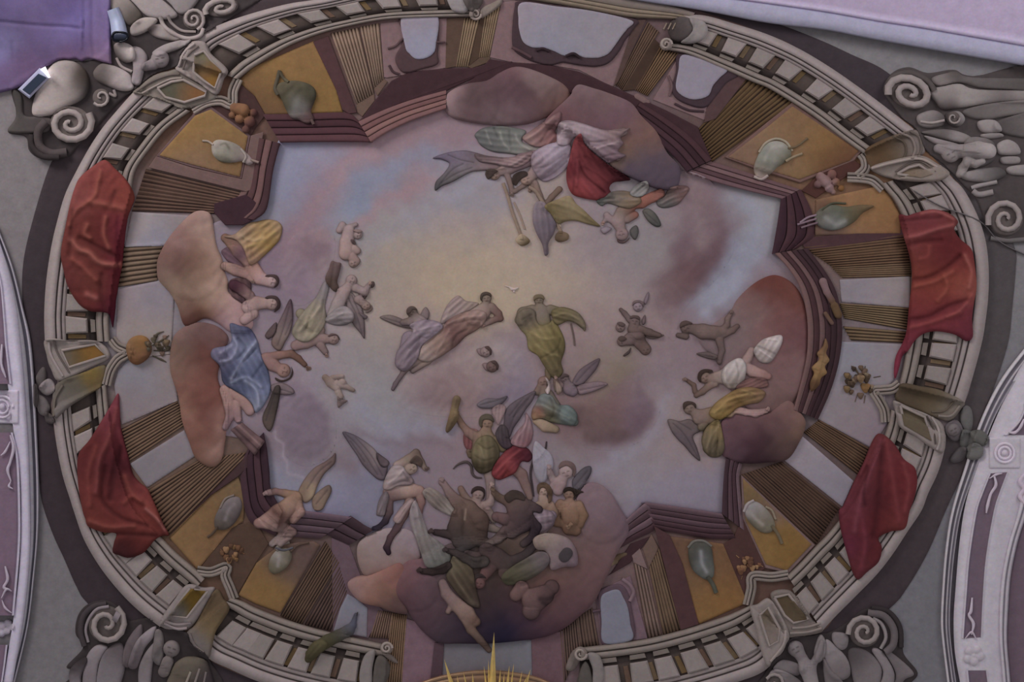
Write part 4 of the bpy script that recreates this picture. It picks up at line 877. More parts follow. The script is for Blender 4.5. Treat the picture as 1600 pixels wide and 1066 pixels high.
urn('pale urn tilted on the lower right ochre panel', '1163,792 1172,783 1186,786 1198,796 1207,808 1211,822 1204,832 1190,832 1176,822 1166,808', '1175,795,84837c 1190,805,7c7a6a 1200,818,74705c 1180,815,66624e', '', [('spout', '1206,822 1216,836 1222,850', 2.6, '6f6448'), ('rim', '1162,800 1168,788 1178,782', 2, '958f8a'), ('handle', '1196,792 1206,798 1212,812', 1.8, '857c62')], [('1172,800 1182,812 1192,820', 3, '999688', .5)])
urn('dark teal urn pointing down on the lower right ochre panel', '1077,850 1090,843 1104,848 1112,858 1114,872 1116,890 1114,902 1104,906 1092,900 1082,890 1076,872', '1085,860,54564c 1095,875,646c6a 1105,890,5c6258 1082,875,4c4c3e 1108,865,50544a', '', [('spout', '1106,902 1114,914 1119,927', 3.4, '555848'), ('rim', '1075,856 1085,846 1100,846 1112,854', 2, '6c6c60')], [('1095,862 1097,880 1104,894', 3, '8a918e', .6)])
urn('pale urn with a looped handle on the lower left ochre panel', '420,890 421,876 428,864 438,857 452,858 456,870 450,884 440,893 428,897', '435,870,817f74 445,875,74705c 430,885,6a6650 450,862,6a6450', '', [('neck', '432,860 440,850 452,846', 4, '7c7668'), ('handle', '454,862 466,852 482,848', 2, '5c4a3c'), ('rim', '430,856 444,860 458,856', 1.8, '56585c')], [('436,868 434,884', 3, '95928a', .5)])
urn('dim grey urn on the second lower left ochre panel', '337,826 335,812 341,797 350,785 362,777 374,778 378,791 374,806 365,819 352,828', '350,800,66625e 362,790,6f6864 345,815,5c544a 368,805,59504c', '', [('foot', '340,824 332,834 324,840', 2, '5a4a38'), ('handle', '344,794 352,780 366,774', 1.8, '776d60')], [('352,812 358,796 366,788', 3, '88827e', .5)])
# ---------------------------------------------------------------- flower bowls
def flowers(lab, blobs, bowl=None, bowlc=None, leaf=(), cat='flowers', cols=None, name='flower_bowl', mat=None):
    t = thing(name, lab, cat, pts([b[:2] for b in blobs]).mean(0))
    if bowl: patch('bowl', Poly(bowl), Paint(None, bowlc), H=8, w=10, step=1.5, parent=t)
    for l, c in leaf: tube('leaf', l, 1.5, c, FRESCO, t, taper=[.5, 1.2, .4], smooth=True)
    for i, b in enumerate(blobs): patch('bloom', Limbs([f'{b[0]},{b[1]},{b[2]}', f'{b[0]+b[2]*.7},{b[1]-b[2]*.5},{b[2]*.6}', f'{b[0]-b[2]*.6},{b[1]-b[2]*.6},{b[2]*.6}', f'{b[0]+b[2]*.1},{b[1]+b[2]*.8},{b[2]*.6}']), Paint(b[3]), step=1.1, parent=t, rise=.6)
    return t
rng = np.random.RandomState(4)
def ring(cx, cy, r, n, cols, rr=(2.2, 4.2)):
    o = []
    for k in range(n):
        a, q = rng.rand() * 6.283, r * math.sqrt(rng.rand())
        o.append((cx + q * math.cos(a), cy + q * math.sin(a), rr[0] + rng.rand() * (rr[1] - rr[0]), cols[k % len(cols)]))
    return o
flowers('golden flower bowl on the left pier, dark leaves to its right', ring(246, 540, 17, 14, ['5a4e3a', '4c4433', '6b5a40', '57503c', '705a4a']), '197,542 204,529 218,524 231,529 237,545 231,560 216,570 204,566 199,556', '205,545,7a5a38 220,540,86602f 215,558,7a5230 230,550,6b4c34',
        [('238,540 256,530 264,524', '534c38'), ('240,548 258,548 268,546', '4c4636'), ('236,532 246,522 256,518', '565040'), ('238,556 252,562 260,566', '504a3a')])
flowers('brown and gold flower bowl on the right pier', ring(1344, 597, 25, 26, ['62503a', '544432', '77603c', '6a5642', '4a3c30', '7a6a50']) + [(1352, 606, 6, '7f5f34'), (1345, 592, 5, '806a48')], None, None, [('1345,590 1336,576 1330,572', '5a4a38'), ('1350,588 1352,572', '57483a'), ('1330,600 1318,604', '5c4c38'), ('1340,615 1336,628', '665646'), ('1352,618 1350,630', '665646'), ('1365,590 1376,588', '544434')])
flowers('gilded flower cluster on the lower right pier point', ring(1170, 885, 17, 12, ['886440', '7a5438', '93724a', '6d4a34']), None, None, [('1155,872 1150,868', '8a6a44'), ('1184,880 1192,886', '8a6a44'), ('1160,900 1158,906', '7a5a3c')])
flowers('gilded flower cluster on the lower left pier point', ring(362, 868, 16, 12, ['7f5f38', '6d4c30', '8a6a44', '62442e']), None, None, [('348,862 344,858', '7a5a38'), ('376,862 382,866', '7a5a38')])
# peacock on the bottom left rail
t = thing('peacock', 'dark green peacock perched on the bottom left balustrade, tail hanging over', 'bird', (515, 1000))
patch('body', Limbs(['484,1022,7 496,1012,10 512,1002,10 530,993,9 545,985,9 551,978,6 554,968,3.4 556,961,3'], 2), Paint(None, '486,1022,4a4630 500,1012,535036 520,1000,4d4c38 540,988,50504c 552,975,545866 556,961,4c4c50'), step=1.3, parent=t, rise=.7)
patch('tail', Poly('476,1030 482,1012 492,1003 504,1000 512,1008 502,1020 492,1030 482,1036'), Paint(None, '484,1025,4c472c 500,1008,5a5636'), H=4, step=1.5, parent=t, folds=[('480,1030 500,1006', 1.5, -1), ('488,1032 506,1010', 1.5, -1)])
tube('beak', '557,962 559,957', .9, '3c3834', FRESCO, t, smooth=False)
# ---------------------------------------------------------------- grey stucco cartouches in the corners
tune(.86, .89, .86)
def cartouche(lab, c, back, plates, vols, tubes, bc='453d3d'):
    t = thing('corner_cartouche', lab, 'cartouche', c)
    patch('backing', Poly(back), Paint(bc), H=2, step=2.5, parent=t)
    for nm, pl, col, H in plates: patch(nm, Poly(pl), Paint(None, col) if ',' in col else col, H=H, w=H * 1.6, step=1.8, parent=t, mat=STONE)
    for v in vols:
        cc, r, tu, a0, sg = v[:5]; sq = v[5] if len(v) > 5 else (1, 1); ro = v[6] if len(v) > 6 else 0
        a = np.linspace(0, 2 * math.pi, 20, endpoint=False)
        x, y = r * .95 * np.cos(a) * sq[0], r * .95 * np.sin(a) * sq[1]
        patch('scroll_face', Poly(np.stack([cc[0] + x * math.cos(ro) - y * math.sin(ro), cc[1] + x * math.sin(ro) + y * math.cos(ro)], 1)), Paint('645b56'), H=3, step=2, parent=t, mat=STONE)
        volute('volute', cc, r * .97, tu * .78, a0, sg, '938a84', t, sq, ro, tr=r * .17)
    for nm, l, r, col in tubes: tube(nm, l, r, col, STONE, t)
    return t
def putto(t, chains, heads, col='857d78', cp=None, k=2.5):
    st = []
    for x, y, r, a in heads:
        ca, sa = math.cos(math.radians(a)), math.sin(math.radians(a))
        px = lambda f, s: f'{x + r * (f * ca - s * sa):.1f},{y + r * (f * sa + s * ca):.1f}'
        st += [(px(-.05, -.45) + ' ' + px(-.05, -.2), 1.1, '4a403c', .8), (px(-.05, .2) + ' ' + px(-.05, .45), 1.1, '4a403c', .8), (px(.5, -.22) + ' ' + px(.5, .22), .9, '554642', .7)]
    return patch('putto', Limbs(list(chains) + [f'{x},{y},{r}' for x, y, r, a in heads], k), Paint(col if not cp else None, cp, None, st), step=1.1, parent=t, rise=.75, mat=STONE)
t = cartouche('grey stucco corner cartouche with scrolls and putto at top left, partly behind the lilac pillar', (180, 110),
  '12,206 26,180 18,140 40,120 90,98 150,92 174,60 172,-20 330,-30 420,-20 400,4 350,34 318,52 298,66 282,84 274,104 240,116 212,138 180,166 150,200 124,226 104,246 66,248 46,236 40,214',
  [('lower_moulding', '12,205 25,181 20,140 34,150 38,180 66,182 82,188 74,206 42,208', '20,200,5a5550 30,170,4c4844 60,196,564e4c', 3), ('plate', '52,180 53,155 66,122 87,97 112,95 134,110 140,135 130,154 104,168 80,180', '65,160,9a918a 90,120,9c948e 110,150,857c76 128,120,5a5049 135,140,4a423e 100,105,8a827c', 7),
   ('shell', '146,112 160,99 184,105 204,118 208,138 190,142 164,133 150,125', '155,112,6d6560 180,120,938a86 200,130,948c88 165,128,5d5450', 6), ('plate', '170,-12 190,-10 212,10 222,26 206,40 196,36 184,22 172,14', '180,0,8a827a 205,25,5d554d 195,15,79716a', 4), ('plate', '196,-14 232,-14 276,20 262,30 232,26 214,10', '215,0,9a928e 250,20,8f8784', 4), ('plate', '250,-16 312,-16 300,14 282,22 268,8', '275,0,8c8684 295,10,7c7674', 3),
   ('block', '204,42 222,28 246,30 234,46 208,56', '222,36,989088 212,50,8a827c', 4), ('bracket', '232,44 252,38 282,56 276,64 250,60 236,54', '250,50,9a928c 270,58,857c76 240,46,544a48', 4), ('leaf', '203,76 218,74 230,88 226,106 218,132 206,128 208,104', '210,85,8f8786 220,100,857c7c 212,122,8a8182', 5), ('leaf', '238,82 256,70 284,62 302,58 288,72 264,82 246,88', '255,76,8a8480 285,64,8f8884', 4), ('cup', '178,70 192,66 208,74 210,92 196,98 182,88', '195,78,a29a94 186,84,5c5450', 6)],
  [((110, 193), 33, 2.3, -.6, 1, (1, .86)), ((158, 152), 14, 1.4, 2.5, -1), ((302, 30), 17, 2.2, 1.2, -1), ((347, 12), 27, 1.8, 2.8, 1, (1, .52), -.22)],
  [('scroll_rim_or_shade', '72,190 60,205 62,228 80,240 104,238', 7, '554b4a'), ('scroll_rim_or_shade', '50,210 50,228 66,244 92,246', 5, '3e3636'), ('scroll_rim_or_shade', '250,26 256,40 270,52 292,60 312,56 318,44', 3.2, '978e88'), ('scroll_rim_or_shade', '262,24 268,36 284,48 306,50', 2.4, '8c837d'), ('scroll_rim_or_shade', '182,90 190,104 206,112', 2.4, '8f8680'), ('scroll_rim_or_shade', '170,146 180,150 178,140', 2.4, '8a827d')])  # two dark rims left of the big volute are its shade, put into colour
putto(t, ['240,100,9 228,104,7'], [(250, 92, 14, 80)], cp='250,90,8d8584 240,102,7a7272')
t = cartouche('grey stucco corner cartouche with scrolls and a crouching putto at top right', (1500, 220),
  '1380,140 1394,114 1420,105 1450,114 1490,109 1520,119 1640,122 1640,390 1604,374 1570,374 1544,354 1526,312 1502,286 1476,258 1448,236 1434,204 1410,184 1394,164',
  [('plate', '1452,142 1476,134 1500,131 1530,140 1640,142 1640,158 1560,161 1505,168 1474,172 1462,160', '1480,150,8a847e 1530,150,8e8882 1600,150,857f7a 1480,166,59504e 1560,158,6b6461', 6), ('top_moulding', '1456,122 1480,114 1495,112 1520,121 1640,124 1640,140 1540,138 1500,129 1466,134', '1480,125,7d7671 1490,116,5b544f 1540,130,6a6460 1600,130,5f5a55', 4), ('band', '1506,172 1560,160 1640,156 1640,172 1572,182 1544,187 1516,184', '1530,178,6a6460 1580,170,77716c', 4), ('band', '1556,190 1640,172 1640,214 1572,210', '1600,190,6d6763 1580,202,5d5754', 3),
   ('block', '1528,190 1555,188 1565,205 1536,207', '8e8884', 5), ('block', '1533,210 1562,208 1567,214 1540,217', '86807c', 3), ('block', '1558,226 1574,218 1590,226 1593,241 1562,241', '1570,230,938d89 1585,236,8a8480', 5), ('block', '1564,246 1591,245 1592,255 1568,256', '87817d', 3), ('block', '1578,260 1640,257 1640,272 1582,273', '8a8480', 4),
   ('wing', '1440,206 1480,202 1514,212 1522,226 1494,222 1462,214', '1460,209,6e6763 1500,215,8f8984 1515,222,706965', 4), ('wing', '1444,212 1470,218 1500,226 1530,238 1500,236 1464,226', '1470,222,8a827f 1510,234,78716d', 3), ('leaf', '1434,180 1458,172 1476,182 1474,196 1450,200 1436,194', '1450,185,857e7a 1466,194,5f5855', 4), ('leaf', '1478,178 1498,174 1508,186 1498,198 1482,194', '1490,186,56504d 1500,180,85807b', 4),
   ('robe', '1500,272 1530,264 1562,262 1572,274 1548,284 1512,282', '1520,275,8a8480 1560,272,54504e', 5), ('body_shadow', '1510,218 1540,216 1556,228 1552,252 1524,262 1505,256', '1530,240,77716d 1548,248,55504e', 5)],
  [((1422, 146), 35, 2.3, 2.6, 1, (1, .72), .35), ((1572, 342), 28, 2.0, 2.8, 1, (1, 1)), ((1490, 184), 10, 1.3, 0, 1)],
  [('scroll_rim_or_shade', '1386,140 1394,122 1420,114 1448,126 1460,142', 5, '5c5450'), ('scroll_rim_or_shade', '1518,294 1530,290 1558,284', 3.4, '8f8985'), ('scroll_rim_or_shade', '1520,298 1530,304 1552,300', 4.5, '8a8480'), ('scroll_rim_or_shade', '1548,372 1580,376 1640,370', 4, '6c6764'), ('scroll_rim_or_shade', '1438,190 1456,192 1476,188', 2, '989089')], bc='544c4a')
putto(t, ['1484,238,13 1502,236,10 1528,234,13 1545,236,12', '1512,252,7 1505,262,7 1500,272,6', '1512,248,6 1524,256,6 1535,252,5', '1466,232,7 1480,236,9'], [(1486, 240, 14, 60)], cp='1470,235,8a8380 1490,242,8f8885 1515,235,857e7a 1545,232,9a948f 1502,265,8d8681')
t = cartouche('grey stucco corner cartouche with scroll and hooded putto at bottom left', (200, 1010),
  '102,1090 120,1050 104,1042 130,1012 118,990 122,962 138,944 165,938 186,950 200,970 230,966 252,982 290,988 298,1006 326,1030 336,1090',
  [('frame', '148,1010 168,1012 154,1040 150,1090 130,1090 132,1036', '150,1020,8a8284 140,1055,7f7779', 5), ('plate', '168,1014 190,1006 196,1040 178,1090 152,1090 154,1042', '170,1040,7a7476 185,1020,6d6466 165,1060,7c7678', 5), ('outer_band', '108,1050 130,1028 136,1034 126,1060 130,1090 116,1090', '120,1045,4c4446 122,1070,857d80', 4),
   ('leaf', '192,1038 196,1006 214,980 222,978 220,1000 206,1040', '205,1000,6f6466 200,1030,6a5f60', 5), ('leaf', '200,1040 212,1004 232,984 244,980 240,996 226,1014 214,1044', '228,992,8e8688 212,1030,6d6264', 5), ('leaf', '216,1050 226,1022 246,1000 254,1010 240,1030 232,1090 220,1090', '240,1012,857d7d 228,1045,7c7474 230,1070,857e80', 4), ('wing', '244,984 254,990 256,1020 250,1040 238,1030 240,1002', '248,1000,77706d 246,1030,6e6866', 4),
   ('robe', '262,1090 268,1046 286,1028 310,1028 326,1040 332,1090', '280,1045,685f50 300,1035,726a58 320,1060,504644 275,1075,6c6252', 7)],
  [((166, 976), 29, 1.9, -1.0, 1, (1, 1.05))],
  [('scroll_rim_or_shade', '132,1010 126,988 130,964 146,948 166,944', 4.5, '4f4648'), ('scroll_rim_or_shade', '138,1004 134,984 140,966 152,952 170,948', 2.5, '8a8284'), ('ball', '178,962 186,966', 9, '857d80'), ('fold', '298,1050 290,1070', 2, '8f8778'), ('fold', '312,1045 302,1075', 2, '857b74'), ('fold', '322,1050 316,1080', 1.8, '7a706c')])
putto(t, ['262,1034,9 256,1050,9'], [(268, 1014, 13, 110)], cp='268,1012,7e7672 258,1042,746c68')
t = cartouche('grey stucco corner cartouche with scroll and a standing putto at bottom right', (1320, 1010),
  '1196,1090 1204,1040 1224,1020 1236,998 1266,994 1300,986 1330,968 1350,952 1380,952 1402,970 1412,998 1412,1022 1434,1052 1420,1072 1424,1090',
  [('plate', '1326,1016 1352,1016 1378,1044 1366,1090 1344,1090 1330,1050', '1340,1030,5d5656 1360,1045,7c7575 1350,1070,77706f', 5), ('frame', '1362,1016 1378,1018 1398,1054 1388,1090 1368,1090 1380,1050', '1375,1030,878080 1385,1060,827b7b', 5), ('outer_band', '1382,1018 1396,1022 1428,1052 1412,1064 1404,1090 1390,1090 1400,1054', '1395,1035,6f6868 1415,1052,7c7575 1400,1075,5c5555', 4),
   ('leaf', '1290,1000 1302,1006 1324,1030 1328,1056 1308,1064 1292,1050 1286,1020', '1300,1015,8a8382 1315,1045,756d6c 1298,1050,7f7877', 5), ('leaf', '1272,1020 1278,998 1284,992 1290,1004 1288,1028 1276,1036', '1280,1010,857e7d', 5), ('leaf', '1300,992 1306,988 1324,992 1324,1010 1314,1016 1302,1004', '1312,1000,7f7877', 4), ('leaf', '1286,1030 1300,1048 1316,1064 1330,1090 1296,1090', '1305,1070,77706f', 4),
   ('wing', '1208,1046 1222,1032 1244,1036 1256,1044 1246,1056 1226,1052', '1225,1042,857e7d 1245,1048,6c6564', 4), ('robe', '1198,1064 1210,1046 1236,1054 1256,1070 1258,1090 1200,1090', '1215,1060,918a88 1240,1070,66605f', 5)],
  [((1351, 988), 25, 2.1, 3.0, 1), ((1212, 1068), 15, 1.4, 3.6, 1)],
  [('scroll_rim_or_shade', '1356,958 1380,962 1396,982 1396,1006 1384,1020', 6, '6c6464'), ('scroll_rim_or_shade', '1364,966 1378,976 1384,996 1376,1014', 3, '8f8886'), ('scroll_rim_or_shade', '1362,950 1388,956 1406,980 1408,1012', 4, '423a3b')])
putto(t, ['1244,1014,11 1254,1030,8 1262,1046,13 1268,1066,11', '1270,1040,6 1280,1020,5 1284,1004,4'], [(1243, 1014, 12, 60)], cp='1243,1014,827b7a 1262,1045,8a8382 1268,1066,928b89 1282,1008,827b7a')
t = thing('stucco_leaf_cluster', 'small grey stucco leaf cluster at the left edge beside the olive pier', 'ornament', (68, 620))
for pl, c in (('56,590 66,574 72,580 70,600 62,606', '5f5856'), ('60,606 74,592 84,598 84,612 72,618', '857d7c'), ('58,618 70,622 78,636 72,650 60,644', '6f6866'), ('54,600 60,612 58,636 52,630', '57504f'), ('70,644 82,650 84,662 72,660', '5a5250')):
    patch('leaf', Poly(pl), Paint(c), H=5, step=1.4, parent=t, mat=STONE)
t = thing('stucco_mask_ornament', 'grey green stucco mask with leaves between the right piers and the arch band', 'ornament', (1508, 690))
for pl, c in (('1500,650 1508,634 1518,640 1520,662 1514,678 1504,668', '6c6c68'), ('1478,664 1494,656 1504,668 1504,682 1492,690 1480,680', '6b6466'), ('1504,672 1520,676 1526,690 1510,704 1500,694', '62635f'), ('1516,676 1532,672 1544,682 1540,696 1524,694', '65665f'), ('1508,704 1522,692 1536,700 1532,716 1514,718', '6f706a'), ('1484,716 1498,700 1510,700 1506,718 1490,724', '5c5757')):
    patch('leaf', Poly(pl), Paint(c), H=6, step=1.4, parent=t, mat=STONE)
putto(t, [], [(1490, 672, 10, 60)], '77706f')
tune()
# ---------------------------------------------------------------- gilded altar top at the bottom of the picture
t = thing('gilded_altar_top', 'gilded arched cornice with spiky golden rays at the bottom centre', 'altar top', (765, 1060))
ribbon('arched_cornice', '640,1074 668,1062 702,1053 752,1047 800,1050 840,1058 872,1072', '640,1110 668,1100 702,1092 752,1088 800,1090 840,1098 872,1110', [(0, 8, '8a6a4a'), (.1, 12, '8f7048'), (.18, 10, '604634'), (.25, 13, '8a6a44'), (.4, 14, '7a5c40'), (1, 14, '6a4c38')], parent=t, base=6, mat=GILT)
def ray(x0, y0, x1, y1, w):
    a, b = np.array([x0, y0], float), np.array([x1, y1], float); d = (b - a) / np.hypot(*(b - a)); n = np.array([-d[1], d[0]]) * w / 2
    V = np.vstack([at([a], 30.0), at([b + n, b - n], 22.0), at([b], 22.0 + w * .6), at([b], 21.0)])
    f = [(0, 1, 3), (0, 3, 2), (0, 2, 4), (0, 4, 1)]
    link_mesh('ray', V, f, lin('dcb058'), GILT, t)
for q in ((772, 988, 769, 1074, 13), (694, 1030, 708, 1078, 9), (700, 1046, 704, 1078, 5), (724, 1050, 730, 1078, 4), (738, 1052, 740, 1078, 5), (756, 1040, 760, 1078, 4), (763, 1030, 764, 1078, 4), (782, 1046, 780, 1078, 5), (788, 1052, 786, 1078, 4), (796, 1040, 792, 1078, 6), (803, 1036, 798, 1078, 4), (816, 1048, 810, 1078, 4), (829, 1046, 820, 1078, 6), (824, 1056, 815, 1078, 4), (714, 1056, 718, 1078, 4)):
    ray(*q)
# ---------------------------------------------------------------- lilac pillar head with its two lamps, in front of the cartouche
tune(.85, .76, .84)
patch('lilac_pillar', Poly('-90,-90 173,-90 172,20 173,80 174,100 160,97 148,93 137,92 127,96 118,92 108,93 100,92 90,94 84,97 78,101 70,105 62,111 54,118 46,128 30,136 18,140 8,143 -10,147 -90,150', False),
      Paint(None, '0,0,68638e 60,10,6b658e 120,30,6d69a0 160,60,736a92 40,40,5d5678 70,60,6a6590 110,50,6f6c98 10,60,707499 20,90,615678 60,85,655a7c 110,85,705f80 150,88,78687f 5,85,7378a0 10,120,6c6286 40,110,67597a 165,20,706a94 95,5,625c8a 128,70,5f5784 -50,40,67618c'),
      H=6, w=4, step=2.5, mat=LILAC, label='lilac marbled pillar head jutting into the top left corner', cat='pillar',
      folds=[('0,34 60,40 100,42 126,45', 2.5, -2.5), ('128,30 127,50 127,76', 1.6, 2), ('145,0 145,60 148,90', 3, -1.5), ('132,0 132,60', 2, -1.2), ('20,66 22,92', 3, -1.2)])
tune()
f = thing('floodlight', 'white framed floodlight with dark screen fixed under the lilac pillar', 'lamp', (50, 130))
prism('housing', '28,140 62,106 79,120 46,154', 9, '959eb4', METAL, f, bevel=3)
prism('screen', '35,140 60,115 73,121 46,148', 2.5, '2f3d50', GLASS, f, bevel=1)
prism('rear_reflector', '63,108 71,104 79,121 76,122', 9, 'f4f4f8', LIT, f, bevel=.6)
f = thing('spotlight', 'pale blue cylindrical spotlight with dark lens beside the lilac pillar', 'lamp', (186, 45))
tube('barrel', '176,14 183,34 187,56', 12.5, '8e9fb6', METAL, f, smooth=True, seg=8, taper=[.8, .95, 1.05])
patch('lens', Limbs(['181,57,7 193,57,7'], 1), Paint(None, '186,53,3d475c 186,62,161b2a'), step=1.2, mat=GLASS, parent=f, rise=.4)
tube('rim', '175,57 178,51 187,50 197,52 200,57 196,63 187,65 178,63 174,57', 1.6, '141824', GLASS, f)
tube('cable', '1428,298 1470,322 1530,345 1560,376 1600,397 1680,430', 0.9, '5a5655', METAL, lift=2, label='thin dark cable sagging across the right edge of the balustrade', cat='cable')
# ---------------------------------------------------------------- clouds of the painted heaven
def cloud(lab, poly, cp, H=7, w=22, strokes=(), lumps=(), fade=None):
    H = H * .6
    def lump(P):
        h = np.zeros(len(P))
        for x, y, r, a in lumps: h = h + a * np.sqrt(np.clip(1 - ((P[:, 0] - x) ** 2 + (P[:, 1] - y) ** 2) / r ** 2, 0, None))
        return h
    return patch('cloud', Poly(poly), Paint(None, cp, None, strokes), H=H, w=w, step=2.5, mat=SKYM, label=lab, cat='cloud', fade=fade, lift=.12 if fade else .8, flat=None if fade else 'top', lump=lump if lumps else None, noise=.5)
cloud('faint mauve cloud arching down at upper right of the sky', '1062,268 1100,276 1125,300 1140,330 1147,365 1145,395 1130,422 1110,446 1085,466 1064,492 1055,532 1040,520 1028,480 1022,445 1042,420 1062,398 1072,368 1068,330 1058,300',
  '1090,300,82706f 1120,320,7b6869 1130,360,755e62 1138,390,735c5f 1110,410,705a5d 1085,430,72595a 1055,450,76605f 1060,480,7a6567 1070,350,867877 1045,500,82706f 1085,370,7f6e6d 1040,470,7e6c6b 1110,350,7a686a 1120,425,715c60', H=2.5, w=40, fade=26)
cloud('pale mauve cloud around the seated robed figures at the centre', '640,578 668,562 695,546 725,534 752,523 775,520 800,526 824,545 838,575 840,605 828,632 795,642 750,652 700,652 650,645 620,630 614,600',
  '640,590,8e827e 690,560,8f8380 740,535,93887f 790,530,938a86 820,570,877e83 820,610,7d7380 780,620,7e7277 730,610,8a7773 690,600,867471 650,620,847778 700,640,837373 760,580,8c7d7b 770,640,7f7379 630,610,8a807e', H=2.5, w=40, fade=26)
cloud('dull mauve crescent cloud right of the centre', '1022,618 1032,640 1022,664 1004,688 966,703 925,702 906,692 896,664 880,634 902,626 930,630 958,642 978,628 985,610 990,588 1002,582 1010,604',
  '1000,600,7a6a6b 1020,630,75646a 1000,660,6f5a60 960,680,6c5756 920,680,6f5b5a 905,650,6c5856 940,650,745f5a 985,630,746067 960,700,726066 895,635,6c5a56 1010,680,74656c', H=3, w=36, fade=16)
cloud('mauve cloud below the blue robed figure at lower left', '428,602 450,588 480,598 505,622 522,650 525,690 510,716 480,729 452,718 434,690 425,650',
  '450,620,80757f 480,640,7a6e78 505,680,7a6f78 460,680,776b76 440,650,80767e 480,715,7a7077 470,600,82777f', H=2.5, w=36, fade=18)
cloud('faint mauve cloud at left behind the pale cherub', '432,425 440,392 466,362 496,348 516,356 524,384 516,425 496,462 470,478 446,468',
  '450,420,85767c 480,380,7e6a70 495,400,7e6b72 500,370,8c7a7c 470,440,84747e 500,440,8a7b80 455,390,87757a 510,420,90807e', H=2.5, w=36, fade=16)
cloud('large pinkish brown cloud at the top, left of two', '693,161 703,143 729,131 760,126 780,114 801,105 822,106 855,118 882,133 891,150 884,168 850,185 816,195 767,195 729,190 702,181',
  '702,162,86706e 712,150,7f6866 720,165,644f50 740,145,644f4e 770,140,664e4f 790,125,6c5254 805,112,725354 830,116,7c6764 850,124,79645f 870,145,6e5854 825,140,614a4a 800,150,644b4f 770,170,6a5455 740,175,684f50 820,170,6c5456 855,168,70544e 880,152,73574f 790,188,75605f 725,186,78625f 760,190,766260 710,178,7c6765', H=9, w=24, lumps=[(810, 140, 60, 4), (735, 160, 45, 3)])
cloud('large pinkish brown cloud at the top, right of two', '890,150 895,140 905,132 928,138 950,145 985,160 1003,182 1026,206 1042,238 1062,262 1058,292 1030,294 1000,282 962,264 940,238 900,208 870,196 852,188',
  '905,142,755f5e 950,152,755e5a 930,165,6c5354 980,175,70565a 960,195,70545a 1000,205,75584e 970,225,745b4a 960,245,6f5a50 1010,235,6a5654 1030,252,605058 1000,268,5f5058 1045,280,5e4e56 930,190,6c5052 900,170,6e5455 880,190,704f50 1025,220,75564e 1040,250,665252', H=7, w=22)
cloud('tall fleshy pink cloud at left, upper of two', '299,334 315,329 329,335 333,353 338,383 347,405 350,422 356,440 358,458 376,466 392,491 394,512 376,520 358,518 340,505 319,498 290,510 277,478 264,456 248,438 245,420 247,403 260,377 279,353',
  '305,345,8c7062 320,345,92786a 325,370,997f6d 335,400,997e6b 300,375,836556 280,370,86685e 262,405,7a5c50 280,420,73544a 300,425,785c4c 322,425,8a6d58 340,440,a08470 255,425,7c6456 262,445,86705c 300,455,88705c 330,460,947a66 350,470,967c6a 290,480,7c5f50 315,480,76543f 340,485,8a6a60 370,480,9a7c72 384,500,9e8078 360,505,957b78 335,500,886a6a 300,495,6c4a40 310,400,7e604f', H=10, w=24, lumps=[(300, 420, 50, 3)])
cloud('long reddish brown cloud at left, lower of two', '279,517 307,504 337,509 356,526 352,545 344,567 340,590 346,610 356,640 354,668 350,695 345,720 328,730 306,716 296,692 284,656 279,621 266,579 268,537',
  '290,515,7c5e54 310,515,6c4f48 340,525,74544c 280,540,745a4a 272,575,7d6150 300,560,70493e 325,560,6f453a 335,600,7c4f42 290,600,82594a 305,630,764b3e 325,640,74483e 286,635,8a6652 340,650,8a6456 320,680,73463a 308,700,7c5645 344,690,927060 334,715,866454 320,722,7c5a48 300,670,855c4c', H=10, w=22)
cloud('reddish brown cloud at right, upper of two', '1212,430 1235,440 1252,462 1262,500 1262,560 1258,600 1244,622 1228,640 1196,646 1170,640 1140,606 1120,565 1098,542 1090,522 1112,508 1140,488 1152,468 1172,448 1192,435',
  '1210,445,72443c 1232,470,774c42 1180,470,7a5d57 1250,520,75504e 1215,500,7c5550 1190,510,7e5f59 1245,580,7c5f5a 1225,560,7c5c58 1150,520,7a6560 1120,540,7b6866 1160,590,785e5b 1200,610,7b6058 1215,630,745852 1170,490,7c625c 1160,630,745b58', H=8, w=24)
cloud('dark plum brown cloud at right, lower of two', '1129,657 1154,643 1197,647 1230,626 1248,642 1259,662 1248,693 1230,718 1197,723 1162,724 1129,712 1124,685',
  '1140,668,6a4c50 1170,680,56383d 1150,705,5a4046 1190,700,50353a 1215,670,664a4a 1230,650,765852 1245,670,735848 1230,700,5c4440 1200,660,6a4c4a 1200,720,4a3035 1165,655,6e5050 1135,700,64484c', H=8, w=18)
cloud('pale pinkish white cloud at lower left under the winged man', '558,856 566,842 581,833 601,826 630,826 648,834 656,850 656,874 640,890 616,898 590,901 571,901 560,881',
  '566,858,8b7b73 585,842,8f807a 610,838,8c7f7b 640,845,8a7c7c 600,865,897a74 630,870,86766f 575,885,86736a 605,890,8a6c60 640,885,7c6560', H=9, w=16)
cloud('orange pink cloud at lower left under the pale cloud', '543,912 556,903 576,900 600,890 625,880 635,900 625,930 636,952 634,960 612,956 594,949 566,942 550,928',
  '552,914,8a6c62 575,910,8e6e60 600,905,8c6456 618,900,855c50 580,928,8a6452 610,930,84604e 600,945,76584c 625,950,6a4f48', H=8, w=14)
tune(1.16, 1.1, 1.02)
